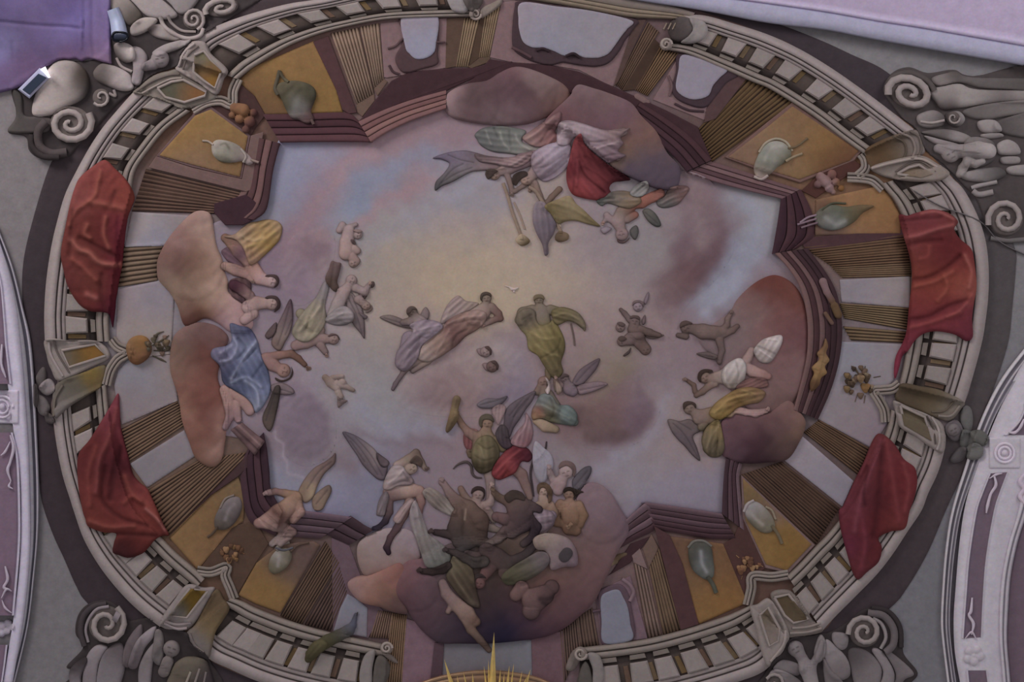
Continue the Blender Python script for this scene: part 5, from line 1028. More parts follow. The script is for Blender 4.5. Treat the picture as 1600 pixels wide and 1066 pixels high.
cloud('large dark plum cloud filling the bottom centre', '611,916 620,893 637,876 664,872 690,856 720,846 760,846 800,838 850,806 880,796 900,780 914,758 934,756 954,770 968,793 981,815 981,836 969,856 956,882 941,916 928,941 906,963 880,983 850,996 800,1003 760,1006 718,1006 684,1004 656,982 634,951 616,932',
  '620,910,6a4d50 640,885,6c5055 660,900,68505a 640,930,5a424a 670,935,5e4a52 660,965,54404a 700,985,4c3e48 690,950,56434c 740,985,3f3140 790,990,362d44 820,980,463644 770,960,42343f 750,930,4a3a3c 820,950,583f48 860,960,584048 890,945,5a434a 920,920,614a4e 945,875,6a5356 900,890,664e4e 925,800,70606a 950,790,6f6066 970,820,665560 930,835,69575a 890,830,665452 850,860,5f504c 800,890,544440 860,920,694f4c 760,880,483c38 710,880,56494c 850,985,4f3944 800,930,523e42', H=9, w=22, lumps=[(650, 920, 36, 4), (940, 810, 40, 3)])
tune()
# ---------------------------------------------------------------- people, angels and cherubs
def face(hs, dark='4a3a32'):
    """brush strokes and relief for eyes, nose and mouth; each head = (x, y, r, chin angle in degrees)"""
    st, fo = [], []
    for x, y, r, a in hs:
        ca, sa = math.cos(math.radians(a)), math.sin(math.radians(a))
        px = lambda f, s: f'{x + r * (f * ca - s * sa):.2f},{y + r * (f * sa + s * ca):.2f}'
        for s0, s1 in ((-.52, -.22), (.22, .52)): st.append((px(.02, s0) + ' ' + px(.02, s1), .75, dark, .75))
        st.append((px(.58, -.22) + ' ' + px(.58, .22), .65, '5e3a34', .7))
        fo += [(px(.0, 0) + ' ' + px(.4, 0), 1.0, r * .16), (px(.05, -.37), 1, 0) if False else (px(.05, -.5) + ' ' + px(.05, -.3), 1.0, -.35), (px(.05, .3) + ' ' + px(.05, .5), 1.0, -.35)]
    return st, fo
def hand(x, y, a, s=3.2):
    """palm, four unequal fingers and a thumb"""
    ca, sa = math.cos(math.radians(a)), math.sin(math.radians(a))
    p = lambda f, q, r: f'{x + s * (f * ca - q * sa):.2f},{y + s * (f * sa + q * ca):.2f},{r * s:.2f}'
    o = [p(0, 0, .62) + ' ' + p(.5, 0, .6)]
    for q, L in ((-.55, 1.5), (-.2, 1.8), (.17, 1.7), (.52, 1.35)): o.append(p(.6, q, .21) + ' ' + p(L * .75, q * 1.35, .19) + ' ' + p(L, q * 1.3, .14))
    o.append(p(.05, .5, .24) + ' ' + p(.45, 1.05, .2) + ' ' + p(.9, 1.15, .15))
    return o
def person(name, lab, cat, body, heads=(), cp='', hands=(), hair=(), back=(), robes=(), strokes=(), wings=(), front=(), tubes=(), k=2.5):
    c = pts([[float(v) for v in body[0].split()[0].split(',')[:2]]])[0]
    t = thing(name, lab, cat, c)
    for w in wings: wing(w[0], w[1], t, *w[2:])
    for nm, pl, q, H, fo in back: cloth(nm, pl, q, H, fo, t)
    st, fo = face(heads)
    ch = list(body) + [f'{h[0]},{h[1]},{h[2]}' for h in heads]
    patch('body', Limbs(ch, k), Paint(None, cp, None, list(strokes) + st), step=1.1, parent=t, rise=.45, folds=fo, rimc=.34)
    for h in hands: patch('hand', Limbs(hand(*h[:4]), .5), Paint(h[4] if len(h) > 4 else '8a7264'), step=.7, parent=t, rise=.8)
    for nm, pl, q, H, fo in robes: cloth(nm, pl, q, H, fo, t)
    for pl, col in hair: patch('hair', Poly(pl), Paint(col), H=1.3, w=3, step=1.0, parent=t, noise=.3, lift=.4)
    for nm, pl, q, H, fo in front: cloth(nm, pl, q, H, fo, t)
    for nm, l, r, col in tubes: tube(nm, l, r, col, FRESCO, t)
    return t
def cloth(nm, pl, q, H, fo, t):
    st = [(l, w, c, .32) for l, w, a, c in fo if c]  # lit ridges and shaded creases brushed into the robe colour
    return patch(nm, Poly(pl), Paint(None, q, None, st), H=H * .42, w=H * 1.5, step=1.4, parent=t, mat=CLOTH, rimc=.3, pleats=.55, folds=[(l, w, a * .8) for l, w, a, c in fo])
def wing(pl, q, t, feathers=(), H=2.5):
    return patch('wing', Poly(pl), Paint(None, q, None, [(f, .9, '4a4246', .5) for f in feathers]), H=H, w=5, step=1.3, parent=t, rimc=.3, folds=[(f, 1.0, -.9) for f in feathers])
FL, FM, FD = '9c8577', '8a7164', '6b5347'

# -- upper group with trumpets
person('angel', 'winged angel in pinkish robes blowing the left trumpet at the top', 'angel',
  ['772,272,8', '782,268,7 796,262,10 815,252,12 835,246,11', '790,268,5 797,285,4.5 800,300,4 806,298,3.5', '806,298,3.5 818,290,4 828,284,4'], [(773, 273, 8.5, 60)],
  '772,274,85705f 786,270,86746f 815,252,7d6868 835,246,85706e 798,288,7c6a60', [(800, 302, 80, 3.2, '7a6a5e')], [('758,272 762,265 772,264 778,268 772,272 767,278 762,280', '4d4038')],
  back=[('robe', '742,210 755,200 780,197 805,200 822,205 815,220 830,228 845,236 815,242 795,240 770,237 752,228 745,218', '755,210,656a64 780,205,70766c 800,215,6c7268 770,225,646862 815,228,757a70 830,236,7c7a70', 5, [('760,205 764,218 768,226', 2, 2, '8a8f82'), ('782,208 786,222 796,234', 2.5, 2, '93988c'), ('772,200 778,215', 2, -1.5, '4f554e'), ('806,212 812,224 828,234', 2.5, 2, '95988a'), ('796,206 798,226', 2, -1.5, '505650')])],
  robes=[('sash', '742,240 765,244 790,246 812,243 830,236 834,244 822,256 806,262 790,260 768,256 748,252', '755,248,6c5c5a 780,250,7c6866 805,250,8a7470 825,243,7d6663', 4, [('790,262 806,254 820,244', 1.8, 1.6, 'a08c86'), ('796,262 814,254 828,244', 1.5, -1.3, '4f4040'), ('755,252 785,256', 1.8, 1.5, '8f7c78'), ('750,244 785,247', 1.8, -1.2, '544846')])],
  wings=[('676,247 697,239 723,235 742,238 760,243 780,246 792,256 782,265 750,267 734,270 708,284 691,291 680,298 681,284 694,270 702,256 689,249', '690,245,685f6c 720,248,726a74 755,254,786868 780,256,756462 700,278,66625f 684,292,545254 735,242,625860 735,262,6d6868', ['700,242 720,250 740,254', '690,286 712,272 738,262', '686,290 706,266 724,256'])],
  tubes=[('trumpet', '786,286 793,306 800,330 808,352 815,372', 2.6, '887862'), ('trumpet_slide', '803,316 812,335 818,352 820,358', 1.4, '8f806c')])
patch('trumpet_bell', Poly('806,376 813,366 820,368 828,376 824,382 814,384'), Paint(None, '812,374,97896a 820,380,6c5d40'), H=4, step=1.1, label='flared bell end of the left trumpet', cat='trumpet')
person('angel', 'angel in white and lilac robe blowing the right trumpet at the top', 'angel',
  ['823,280,9', '828,276,8 845,262,13 862,245,15 880,228,12', '836,286,5 843,305,4.5 850,320,4', '852,320,4 862,308,4.5 874,296,5', '832,290,4 828,298,3'], [(822, 280, 9, 70)],
  '823,282,8a7566 845,262,86797e 862,245,8e8288 880,228,8c7e82 848,312,7c6c62 868,302,7a6658', [(851, 321, 60, 3.4, '7a685c')], [('800,284 802,274 812,268 822,268 824,274 814,280 806,290', '43372f')],
  back=[('pink_robe', '816,216 830,204 850,190 874,174 876,186 868,206 880,214 870,228 850,230 832,228', '825,216,8a7068 845,198,826460 865,186,7c5c5a 850,215,855f5a 868,215,7f5854', 6, [('820,218 840,206 866,182', 2.5, 2.5, 'a5897c'), ('845,222 856,205 868,190', 2, -1.6, '603f3e'), ('856,226 866,212', 2, 1.5, '96706a')])],
  robes=[('white_robe', '832,240 850,228 872,222 890,226 894,250 886,262 868,278 850,284 838,274 830,258', '845,245,8d8188 870,235,948a92 880,255,8a7f86 855,270,857880 840,260,857678', 5, [('842,282 862,272 886,252', 1.6, -1.6, '4a3c42'), ('846,286 868,276 888,262', 1.6, 1.4, 'a89ca2'), ('836,264 858,258 884,240', 1.8, -1.2, '5e5058')])],
  tubes=[('trumpet', '826,292 838,300 848,316 860,332 870,348 876,362', 2.8, '857560'), ('trumpet_slide', '858,324 868,340 876,354', 1.3, '988a72')])
patch('trumpet_bell', Poly('867,372 872,362 880,362 888,366 888,374 878,378 870,377'), Paint(None, '873,370,64533c 882,370,77644a'), H=4, step=1.1, label='dark flared bell end of the right trumpet', cat='trumpet')
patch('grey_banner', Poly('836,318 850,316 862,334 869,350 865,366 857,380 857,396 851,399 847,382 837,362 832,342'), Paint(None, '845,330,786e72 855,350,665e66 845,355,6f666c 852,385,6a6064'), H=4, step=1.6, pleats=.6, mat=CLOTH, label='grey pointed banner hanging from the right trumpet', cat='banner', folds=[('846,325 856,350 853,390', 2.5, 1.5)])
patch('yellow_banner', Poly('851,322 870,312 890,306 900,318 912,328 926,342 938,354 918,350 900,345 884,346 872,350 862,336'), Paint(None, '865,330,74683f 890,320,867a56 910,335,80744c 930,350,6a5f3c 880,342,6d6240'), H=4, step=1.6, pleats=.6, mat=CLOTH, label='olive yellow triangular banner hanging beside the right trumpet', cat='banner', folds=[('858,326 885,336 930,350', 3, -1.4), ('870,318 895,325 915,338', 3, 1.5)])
person('person', 'seated figure in whitish robe beside the red mantle at the top', 'person',
  ['905,205,9 930,212,12 955,222,11', '930,225,9 950,240,8 965,246,6', '960,210,8 975,206,6', '884,208,7'], [], '905,205,8a7676 930,212,8f7e7e 955,222,86726f 965,246,74605a 975,206,7c6862',
  robes=[('white_robe', '874,192 890,188 915,194 940,202 970,203 984,200 970,214 974,224 966,236 978,243 962,250 948,254 930,240 912,228 905,216 898,214 888,226 872,226 870,208', '885,205,8f8282 910,205,928486 935,215,8d7e82 955,212,85726e 960,235,7e6b70 930,232,8a7a7e 880,218,96898c', 5, [('905,208 912,222 930,232 945,228 966,222', 2, 2, 'a99a98'), ('908,214 925,222 948,220', 1.8, -1.6, '5a4648'), ('934,248 955,242 976,240', 1.6, -1.6, '4f3c3c'), ('884,196 878,206 872,216', 1.8, 1.6, 'a99c9a'), ('878,190 900,190 930,198 950,204', 1.6, -1.3, '5e4444'), ('950,226 966,226', 1.4, 1.4, 'a3928e')])])
patch('red_mantle', Poly('895,224 900,214 908,209 912,222 924,236 949,256 968,268 985,280 974,283 959,285 952,294 957,306 944,311 930,313 905,308 893,302 886,286 885,268 890,246'),
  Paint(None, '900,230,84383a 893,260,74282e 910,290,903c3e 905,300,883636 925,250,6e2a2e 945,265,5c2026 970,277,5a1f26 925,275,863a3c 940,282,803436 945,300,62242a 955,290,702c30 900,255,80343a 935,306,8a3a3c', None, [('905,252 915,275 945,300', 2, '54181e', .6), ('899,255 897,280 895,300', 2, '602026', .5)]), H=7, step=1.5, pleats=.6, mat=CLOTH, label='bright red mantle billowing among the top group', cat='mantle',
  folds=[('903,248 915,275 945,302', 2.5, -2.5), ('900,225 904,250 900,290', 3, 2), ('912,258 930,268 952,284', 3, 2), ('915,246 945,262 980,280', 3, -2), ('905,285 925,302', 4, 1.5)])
person('angel', 'small winged angel diving head down right of the red mantle', 'angel',
  ['972,366,10', '970,358,8 966,346,11 972,332,10 985,322,9', '985,320,8 1003,316,9 1020,308,8 1032,302,7', '958,345,6 950,340,6 948,336,5', '980,342,7 992,336,6', '950,340,4 944,346,3'], [(971, 367, 9, 260)],
  '972,367,86706a 966,346,8c7870 972,332,7a6a58 990,320,8a5e50 1010,316,90604f 1030,302,8a5f52 950,340,8a7874', [(944, 348, 140, 2.8)], [('964,374 970,377 978,376 984,370 982,362 984,372 976,380 966,379', '5f4c48')],
  back=[('grey_cloth', '1036,308 1048,293 1070,290 1077,296 1068,310 1058,320 1040,325 1028,322 1026,312', '1045,305,6c6058 1065,298,785f58 1045,318,5f5e58', 4, [('1034,318 1050,308 1072,296', 2, 1.5, '8a7a74')])],
  robes=[('olive_cloth', '955,300 975,298 995,304 1002,316 985,326 965,322 950,318 940,322 932,314 945,308', '960,308,6a6458 985,312,74664e 940,315,5c6258', 5, [('945,315 970,310 995,312', 2.5, 1.5, '857d70')])],
  wings=[('1004,330 1014,326 1026,336 1033,352 1024,354 1012,345', '1012,335,5f5e54 1025,348,4c5048', ['1008,332 1028,350']), ('984,360 994,352 998,362 994,374 988,372', '990,362,565650', []), ('938,358 948,354 956,358 944,366', '948,358,7e7478', [])],
  front=[('white_cloth', '984,302 994,289 1010,283 1014,294 1006,305 994,308', '990,300,7d8078 1005,290,86877f', 3, [('990,304 1008,288', 1.5, -1.2, '54584f')])])
# -- left group
person('person', 'reclining figure under a billowing yellow cloth beside the tall pink cloud', 'person',
  ['425,440,9', '418,440,8 405,434,11 395,420,12', '392,412,10 375,392,13 362,378,10 352,372,7', '352,416,7 368,422,9 384,428,8', '384,428,7 392,436,5'], [(425, 440, 9.5, 20)],
  '425,440,95807a 408,434,a0827a 395,418,937262 375,392,735659 362,378,7e6152 372,404,6b4f54 352,416,927668 380,427,8e6f66', [(394, 438, 70, 3)], [('414,432 420,429 432,430 436,438 434,446 428,450 432,440 426,433', '4d3c3a')],
  back=[('purple_shadow', '346,392 362,384 382,392 390,412 380,420 360,412 350,402', '365,398,6a5058', 4, [])],  # purple shade over the leg, put in as a coloured sheet
  front=[('yellow_cloth', '350,370 366,366 376,358 388,349 402,346 418,343 434,346 441,356 437,374 427,386 417,396 400,411 390,414 385,402 381,390 374,380 366,374', '360,370,8d765c 385,365,907858 410,360,9a7e4c 430,360,907854 400,380,967a46 420,378,94763a 395,400,917458', 7, [('372,366 392,376 412,372', 3, 2, 'a8946a'), ('384,386 404,380 430,362', 3, 2, 'a5904e'), ('380,374 400,362 420,352', 3, -1.5, '7a683e'), ('392,404 410,390 430,376', 3, -1.2, '7d6a40')])])
person('person', 'half figure with pale shoulder and dark outlined hair under the yellow cloth', 'person',
  ['424,474,10', '414,474,9 400,474,11 388,480,11', '390,462,8 378,452,9 366,446,9', '395,490,9 382,500,8'], [(425, 474, 10.5, 15)],
  '425,474,917c72 405,474,927b70 388,480,9c857c 370,448,64484a 382,500,967c76 392,462,8a6e66', [], [('414,466 420,462 432,463 438,472 437,482 428,488 433,476 428,467', '4b3b38')],
  back=[('dark_cloth', '358,440 372,434 390,440 392,456 382,474 372,470 360,460', '370,450,644a48 382,462,543c40', 4, [])])
person('person', 'person in a large blue robe seated on the long cloud with one arm stretched out', 'person',
  ['443,579,10', '436,576,8 426,570,10 415,560,9', '420,558,7 436,555,6.5 455,553,6 466,560,5 476,570,4', '366,612,10 380,624,10 390,642,8', '352,610,9 358,630,9 360,650,7 352,668,5', '368,632,8 372,655,6'], [(443, 579, 10.5, 20)],
  '443,579,95786a 425,570,8a6c66 436,556,8a6a5c 466,562,775a4c 380,624,98796c 390,642,957a70 356,632,97786c 370,650,8b7070', [(480, 574, 35, 3.6, '745a4c')], [('430,590 440,594 452,590 456,580 454,572 458,582 454,592 442,597 432,595', '43352f')],
  front=[('blue_robe', '359,506 375,509 391,514 402,532 410,562 420,584 422,612 412,634 400,645 394,632 382,620 362,608 348,597 343,572 330,558 333,545 354,540 362,530', '375,522,5c627a 390,520,545876 385,545,6c788e 365,545,666e88 345,555,68687e 400,555,626c86 360,580,484e68 380,575,606c88 400,580,56607a 405,612,66728e 385,605,545e78 365,598,4a5268 402,630,727c8e', 9,
    [('358,520 370,540 362,560 345,566', 3, 3, '929aac'), ('404,530 388,550 375,572 362,592', 3, 3.5, '98a2b2'), ('398,545 378,568 366,590', 2.5, -3, '3e4860'), ('372,530 384,545 372,560', 2.5, -2.5, '465068'), ('362,598 385,590 408,605', 3, 2.5, '8a96a8'), ('384,596 402,612 404,636', 3, 3, '94a0ae'), ('410,570 396,590', 2.5, -2, '48526a'), ('345,552 352,548 362,540', 3, 2, '8f93a4')])],
  wings=[('424,602 440,598 456,606 460,614 454,617 440,617 425,613', '440,608,6f6262', ['430,606 456,614']), ('410,652 420,628 430,604 438,606 434,636 424,672 414,668', '425,640,4a413a 420,660,5a4e44', ['416,658 430,615'])])
person('angel', 'angel in pale yellowish robe with tall plum wing left of centre', 'angel',
  ['521,530,8', '512,530,7 496,528,10 478,535,10 462,540,8', '500,538,7 508,550,5', '500,516,8 480,500,10 470,490,8'], [(521, 530, 8.5, 30)],
  '521,530,867268 496,528,8a746c 470,538,846c66 508,550,75645f 480,500,807862', [(510, 554, 70, 2.8)], [('512,526 518,521 528,524 531,532 526,524 518,525', '5e4c48')],
  robes=[('yellow_robe', '456,520 464,500 480,480 494,464 506,440 514,448 508,478 510,500 500,520 482,534 466,532', '470,510,7f7a66 490,480,858068 485,505,8a8468 505,455,7f7a74 500,500,7f7866', 5, [('466,518 484,500 500,480', 2.5, 2, '9a9478'), ('478,512 484,496', 1.6, -1.4, '5a543e'), ('488,520 502,496 506,470', 2, -1.2, '625d4a')])],
  wings=[('454,467 458,494 454,518 446,534 437,548 424,538 430,516 442,490', '452,480,5e4c50 446,500,6e5f5c 438,525,75685f 430,535,6e5c54', ['452,480 444,510 434,540', '456,500 446,524']), ('414,524 424,510 432,504 430,520 420,530', '424,516,5c4c4a', [])])
person('cherub', 'pale cherub above the dark brown bundle at upper left of centre', 'cherub',
  ['545,360,9 542,378,11 540,396,11', '545,355,4 556,351,3.5', '548,400,8 556,408,7', '535,352,6 530,360,5', '552,388,7 558,392,6'], [(559, 367, 7, 10), (552, 411, 7.5, 70)],
  '545,360,8f7f7a 542,378,96827a 540,396,957f74 559,367,8e7e76 552,411,89766c', [], [('552,360 558,358 566,361 562,364 556,363', '7d6b62'), ('548,374 554,376 556,382 550,380', '5f4d4a')])
patch('brown_bundle', Poly('508,436 514,420 518,408 526,410 533,412 530,428 527,440 529,450 524,456 516,450'), Paint(None, '520,415,62504a 516,440,544236 524,445,5a4a40'), H=5, step=1.4, label='dark brown bundle held below the pale cherub', cat='bundle', folds=[('522,412 518,450', 2, -1.2)])
person('angel', 'pale angel with a long grey pointed wing above the pale blue gap', 'angel',
  ['549,438,8', '545,446,7 536,458,10 528,476,10 520,492,9', '556,450,7 570,456,6 576,446,4', '560,468,7 568,474,6', '530,490,9 545,496,9'], [(549, 438, 8.5, 30), (572, 478, 7, 60)],
  '549,438,8f7e76 536,458,8d7d76 528,476,89807a 520,492,888078 572,478,8a7668 565,455,877a76', [(577, 444, 300, 2.6)], [('565,484 570,487 579,483 580,476 582,484 574,489', '6c5a52')],
  robes=[('white_robe', '508,500 522,484 538,478 552,488 552,500 540,508 522,508', '520,495,85807c 540,490,8a8380 535,504,6d6a66', 4, [('514,500 535,490', 2, 1.5, 'a09a94')])],
  wings=[('536,452 548,456 560,470 568,490 570,528 562,520 550,504 542,480', '545,470,7a6f6a 560,495,6f6461 566,518,665a58', ['542,462 556,490 566,522', '550,462 562,490']), ('564,456 572,452 574,462 568,468', '570,460,544844', []), ('578,442 584,440 585,447 580,450', '582,445,5a4c46', []), ('560,488 574,494 570,499', '568,494,6c6060', [])])
patch('cherub', Limbs(['508,590,5 516,598,7 526,606,6', '520,590,4 535,588,3', '526,600,6 540,604,4 552,610,3', '528,612,5 532,620,5', '535,598,6'], 2), Paint(None, '510,590,7a6a5c 525,605,93867a 540,598,8e8074 552,612,75675a'), step=1.2, rise=.7, label='small pale tumbling cherub beside the blue robed figure', cat='cherub')
patch('grey_wing_tip', Poly('527,620 532,624 543,626 536,632 528,637'), Paint('70625c'), H=3, step=1.3, label='small grey wing tip below the tumbling cherub', cat='wing')
person('person', 'nude torchbearer with outspread wings crouching on the lower left cornice', 'person',
  ['462,778,10 452,790,13 436,804,16 420,814,13 404,818,8', '464,784,8 468,800,8 458,812,7', '460,774,7 445,771,6 430,768,5 420,770,5', '430,820,11 446,826,8 458,832,6', '440,838,7 425,850,5', '452,838,6 438,850,5'], [],
  '460,780,8c7058 450,792,927862 436,804,735448 418,816,97796a 404,818,8a6a5e 466,800,95786a 430,768,84695c 418,771,867068 450,830,7d6258 428,848,8a7c72', [(417, 772, 190, 3.6, '86706a')], [],
  wings=[('466,770 475,750 490,732 507,722 518,714 524,708 524,722 518,730 506,742 496,760 489,778 476,786', '478,765,7c6a54 495,740,7a685a 515,722,6c5a50 488,765,938264', ['480,764 498,738 518,722']), ('488,780 500,766 514,758 518,768 510,785 503,797 490,796', '500,778,7e6c58 512,765,6e5e50', ['494,788 512,766'])],
  strokes=[('428,800 440,806 436,822', 4, '5f4238', .6), ('405,812 420,828 436,834', 2, 'a98a7a', .6)])
# -- centre
person('person', 'bearded man with a pinkish robe seated at the left of the golden centre', 'person',
  ['759,465,8', '759,474,6 755,486,12 740,496,12', '768,480,7 778,490,6 782,498,5', '778,498,5 766,502,5 755,508,4', '700,530,11 680,545,10 662,556,8 645,568,6', '645,568,5 630,582,4 618,600,3.5 614,608,3', '690,545,8 668,565,5 645,580,4'], [(760, 466, 8, 80)],
  '759,467,776a58 755,486,938275 775,490,745a50 700,530,8a7668 665,555,8a7a6a 640,572,75655c 616,604,6f6060', [(756, 509, 160, 2.8)], [('750,466 752,459 758,456 766,458 768,464 762,461 755,463 752,470', '4f4438')],
  robes=[('robe', '652,560 656,545 668,528 690,512 700,500 720,490 745,484 760,490 757,504 745,516 728,526 714,540 700,550 684,560 668,566', '660,552,8d7c70 680,530,857061 705,515,7a5c54 725,500,8a7062 745,492,917a6e 720,525,6f544c 690,545,84695c 740,510,7c6052', 5, [('656,545 672,526 695,508', 2, 1.8, 'a08e82'), ('705,545 712,525 730,515', 1.8, -1.6, '553e36'), ('700,506 725,496 752,494', 2, 1.6, 'a0877a'), ('682,552 692,535 702,515', 2, 1.5, '927a6c'), ('712,506 735,500 750,500', 1.6, -1.4, '5a4038')])],
  back=[('flying_cloak', '688,505 698,478 715,462 728,470 748,474 735,485 718,492 700,502', '700,490,8e8078 715,472,908078 735,476,8f8172', 3, [('694,500 706,480 718,470', 2, 1.2, 'a09080')])])
person('angel', 'lilac robed angel with one grey wing left of the bearded man', 'angel',
  ['644,487,8', '648,494,7 656,504,11 665,515,12', '642,502,7 630,504,5', '640,530,13 635,550,12 628,568,9', '668,510,6 682,512,5'], [(643, 487, 8, 100)],
  '644,488,6f6258 656,504,8c7f7e 665,515,83767a 640,540,7c7076 630,565,7c7074', [], [('635,490 637,482 645,479 652,484 645,484 640,490', '574a42')],
  robes=[('lilac_robe', '640,508 660,500 682,502 692,512 672,530 658,542 652,562 634,580 618,572 620,550 634,532 645,518', '650,512,8c8084 670,512,83777e 640,540,7e7278 630,565,7b6f74 655,535,7c6f76', 4, [('648,518 668,512 686,508', 1.8, 1.5, '9e9296'), ('640,545 655,528 672,520', 2, -1.2, '5f545c'), ('628,570 640,548', 2, 1.3, '8f8488')])],
  wings=[('593,496 608,492 625,497 638,505 644,513 630,512 610,505', '605,497,736860 630,505,6a5e58', ['600,497 636,508']), ('656,496 664,480 671,488 668,500', '664,490,776a66', [])])
person('person', 'old man in olive robe with spread arms right of the golden centre', 'person',
  ['842,468,7', '842,474,5 845,488,13 848,505,13', '832,484,8 818,490,10 812,500,8', '860,484,8 880,490,8 900,496,7 910,508,5', '850,525,16 858,550,14 864,572,10', '858,580,7 856,592,4'], [(842, 469, 7.5, 90)],
  '842,470,786b52 845,488,7d7369 818,490,706852 890,492,726a4c 850,525,746a42 860,560,6c6344 858,590,78684f', [], [('834,470 834,463 840,460 848,461 851,468 844,466 838,467', '6c6046')],
  robes=[('olive_robe', '806,502 810,488 824,481 836,486 838,500 845,508 858,505 866,500 880,525 883,545 877,566 880,582 866,592 850,572 840,556 826,546 822,526 812,514', '815,495,70674e 830,500,6a614c 845,520,7d7348 860,530,72693c 870,555,645b38 845,545,7a7042 865,575,6c6240 830,530,7a7048', 6, [('830,520 850,530 868,528', 2.5, 1.5, '8f8452'), ('845,560 868,548 876,530', 2, -1.5, '4d4628'), ('838,540 855,552 872,556', 2.5, 1.5, '8a8050'), ('816,500 830,492', 2, -1.2, '514a36')]),
         ('olive_mantle', '862,486 875,480 890,482 905,490 915,506 914,518 904,508 888,502 872,508 864,500', '875,490,6f6642 895,492,6b6344 910,510,746a52', 5, [('866,494 888,490 910,505', 2, 1.5, '8a8058')])],
  tubes=[('staff', '892,506 896,524 898,540', 1.3, '685a50')])
patch('dove', Limbs(['796,449,1 800,452,2.2 805,452,2 809,450,1', '803,456,1.6', '790,447,.8 800,450,1'], 1), Paint('a89f92'), step=.9, rise=.8, label='tiny white dove in the golden light at the centre', cat='dove')
person('person', 'kneeling woman with white veil, orange and green robe below the old man', 'person',
  ['850,596,8', '850,605,6 854,620,12 862,636,14', '840,612,6 845,600,4', '838,658,6 852,666,9 868,671,6', '885,650,10 898,660,6', '872,608,6 868,595,4'], [(848, 597, 7.5, 80)],
  '849,597,826a5c 854,620,6e6856 850,666,948268 870,672,857458 890,655,64695c', [(868, 592, 270, 2.6)], [],
  robes=[('robe', '838,628 846,616 862,618 872,632 890,634 902,648 898,664 882,664 862,660 846,654 832,656 831,642', '850,624,6b726a 842,642,845a48 838,650,7a6448 860,642,675f44 880,645,66736c 896,652,5f685e 865,655,5f5a40', 6, [('845,632 862,640 890,655', 2, 1.6, '7f8a80'), ('836,648 850,650', 2, 1.4, '946a50'), ('860,622 866,640 860,655', 2, -1.5, '4a452f')])],
  front=[('veil', '852,590 858,596 860,608 856,616 852,610 856,602', '856,602,a69a90', 2, []), ('veil', '868,596 876,602 878,612 870,616', '872,606,8a7a68', 2, [])])
person('cherub', 'small grey winged cherub behind the kneeling woman', 'cherub',
  ['883,592,6', '886,598,6 890,608,10 895,612,8'], [(882, 592, 6.5, 120)], '883,592,6c5e5a 890,608,73656a', [], [('876,592 878,586 884,584 890,588 884,589', '564844')],
  wings=[('894,600 904,580 920,568 937,560 933,575 921,590 908,602', '910,585,6a5d60 930,566,5f5256', ['900,598 918,578 934,564']), ('902,604 930,596 950,600 936,609 915,616 904,616', '925,604,7a696a', ['906,610 945,602'])])
CH = 'faint cherub heads'
for x, y, r, a, c, l in ((759, 550, 8, 60, '87766f', 'faint pale cherub head among the central cloud, upper of two'), (769, 573, 8.5, 70, '6f5a52', 'brownish cherub head with dark curls in the central cloud, lower of two')):
    person('cherub', l, 'cherub', [f'{x},{y},{r}'], [(x, y, r, a)], f'{x},{y},{c}', [], [(f'{x-r*.2},{y-r} {x+r*.6},{y-r*1.1} {x+r*1.2},{y-r*.2} {x+r},{y+r*.7} {x+r*.7},{y-r*.2} {x+r*.1},{y-r*.6}', '54433e')], wings=[(f'{x-r*1.8},{y-r*.5} {x-r*.8},{y-r*.6} {x-r*.6},{y+r*.8} {x-r*1.4},{y+r*.5}', f'{x-8},{y},7d6c68', [])])
person('cherub', 'brown cherub with upraised arm, topmost of the cherub knot right of centre', 'cherub', ['992,503,8 990,515,9 998,522,8', '984,500,5 976,490,4 970,484,3', '1000,515,7 1015,520,6 1030,524,4'], [(992, 502, 8, 100)], '992,503,70605a 990,515,6d5b52 1015,520,66554c', [], [('984,498 988,493 998,494 1000,500 992,497', '594a44')], wings=[('1003,500 1008,492 1009,504 1004,508', '1006,500,6a5a58', []), ('1008,512 1024,520 1038,524 1022,530 1008,526', '1020,522,6c5c54', ['1012,518 1032,524'])])
person('cherub', 'brown cherub looking left, lower of the cherub knot right of centre', 'cherub', ['972,535,6 985,530,10 998,528,10', '1000,536,10 1008,545,9'], [(971, 534, 7, 160), (1009, 547, 8, 80)], '972,535,746259 985,530,71605a 1000,536,64524a 1009,547,6f5c52', [], [('966,528 972,525 979,529 975,533 968,533', '57473f')], wings=[('974,555 982,548 986,543 984,552 976,557', '980,550,574a46', [])])
person('cherub', 'pale round cherub face above the cherub knot right of centre', 'cherub', ['997,479,7'], [(997, 479, 8, 80)], '997,479,85787a', [], [('988,478 990,471 998,469 1006,473 1006,480 1000,473 992,474', '6a5c5a')], wings=[('1006,470 1013,456 1014,466 1009,476', '1010,466,7a6c70', [])])
person('cherub', 'brown cherub face at the left of the cherub knot right of centre', 'cherub', ['970,512,6.5'], [(969, 512, 7, 150)], '970,512,7a6860', [], [('964,505 970,503 977,507 974,511 968,509', '5c4c46')])
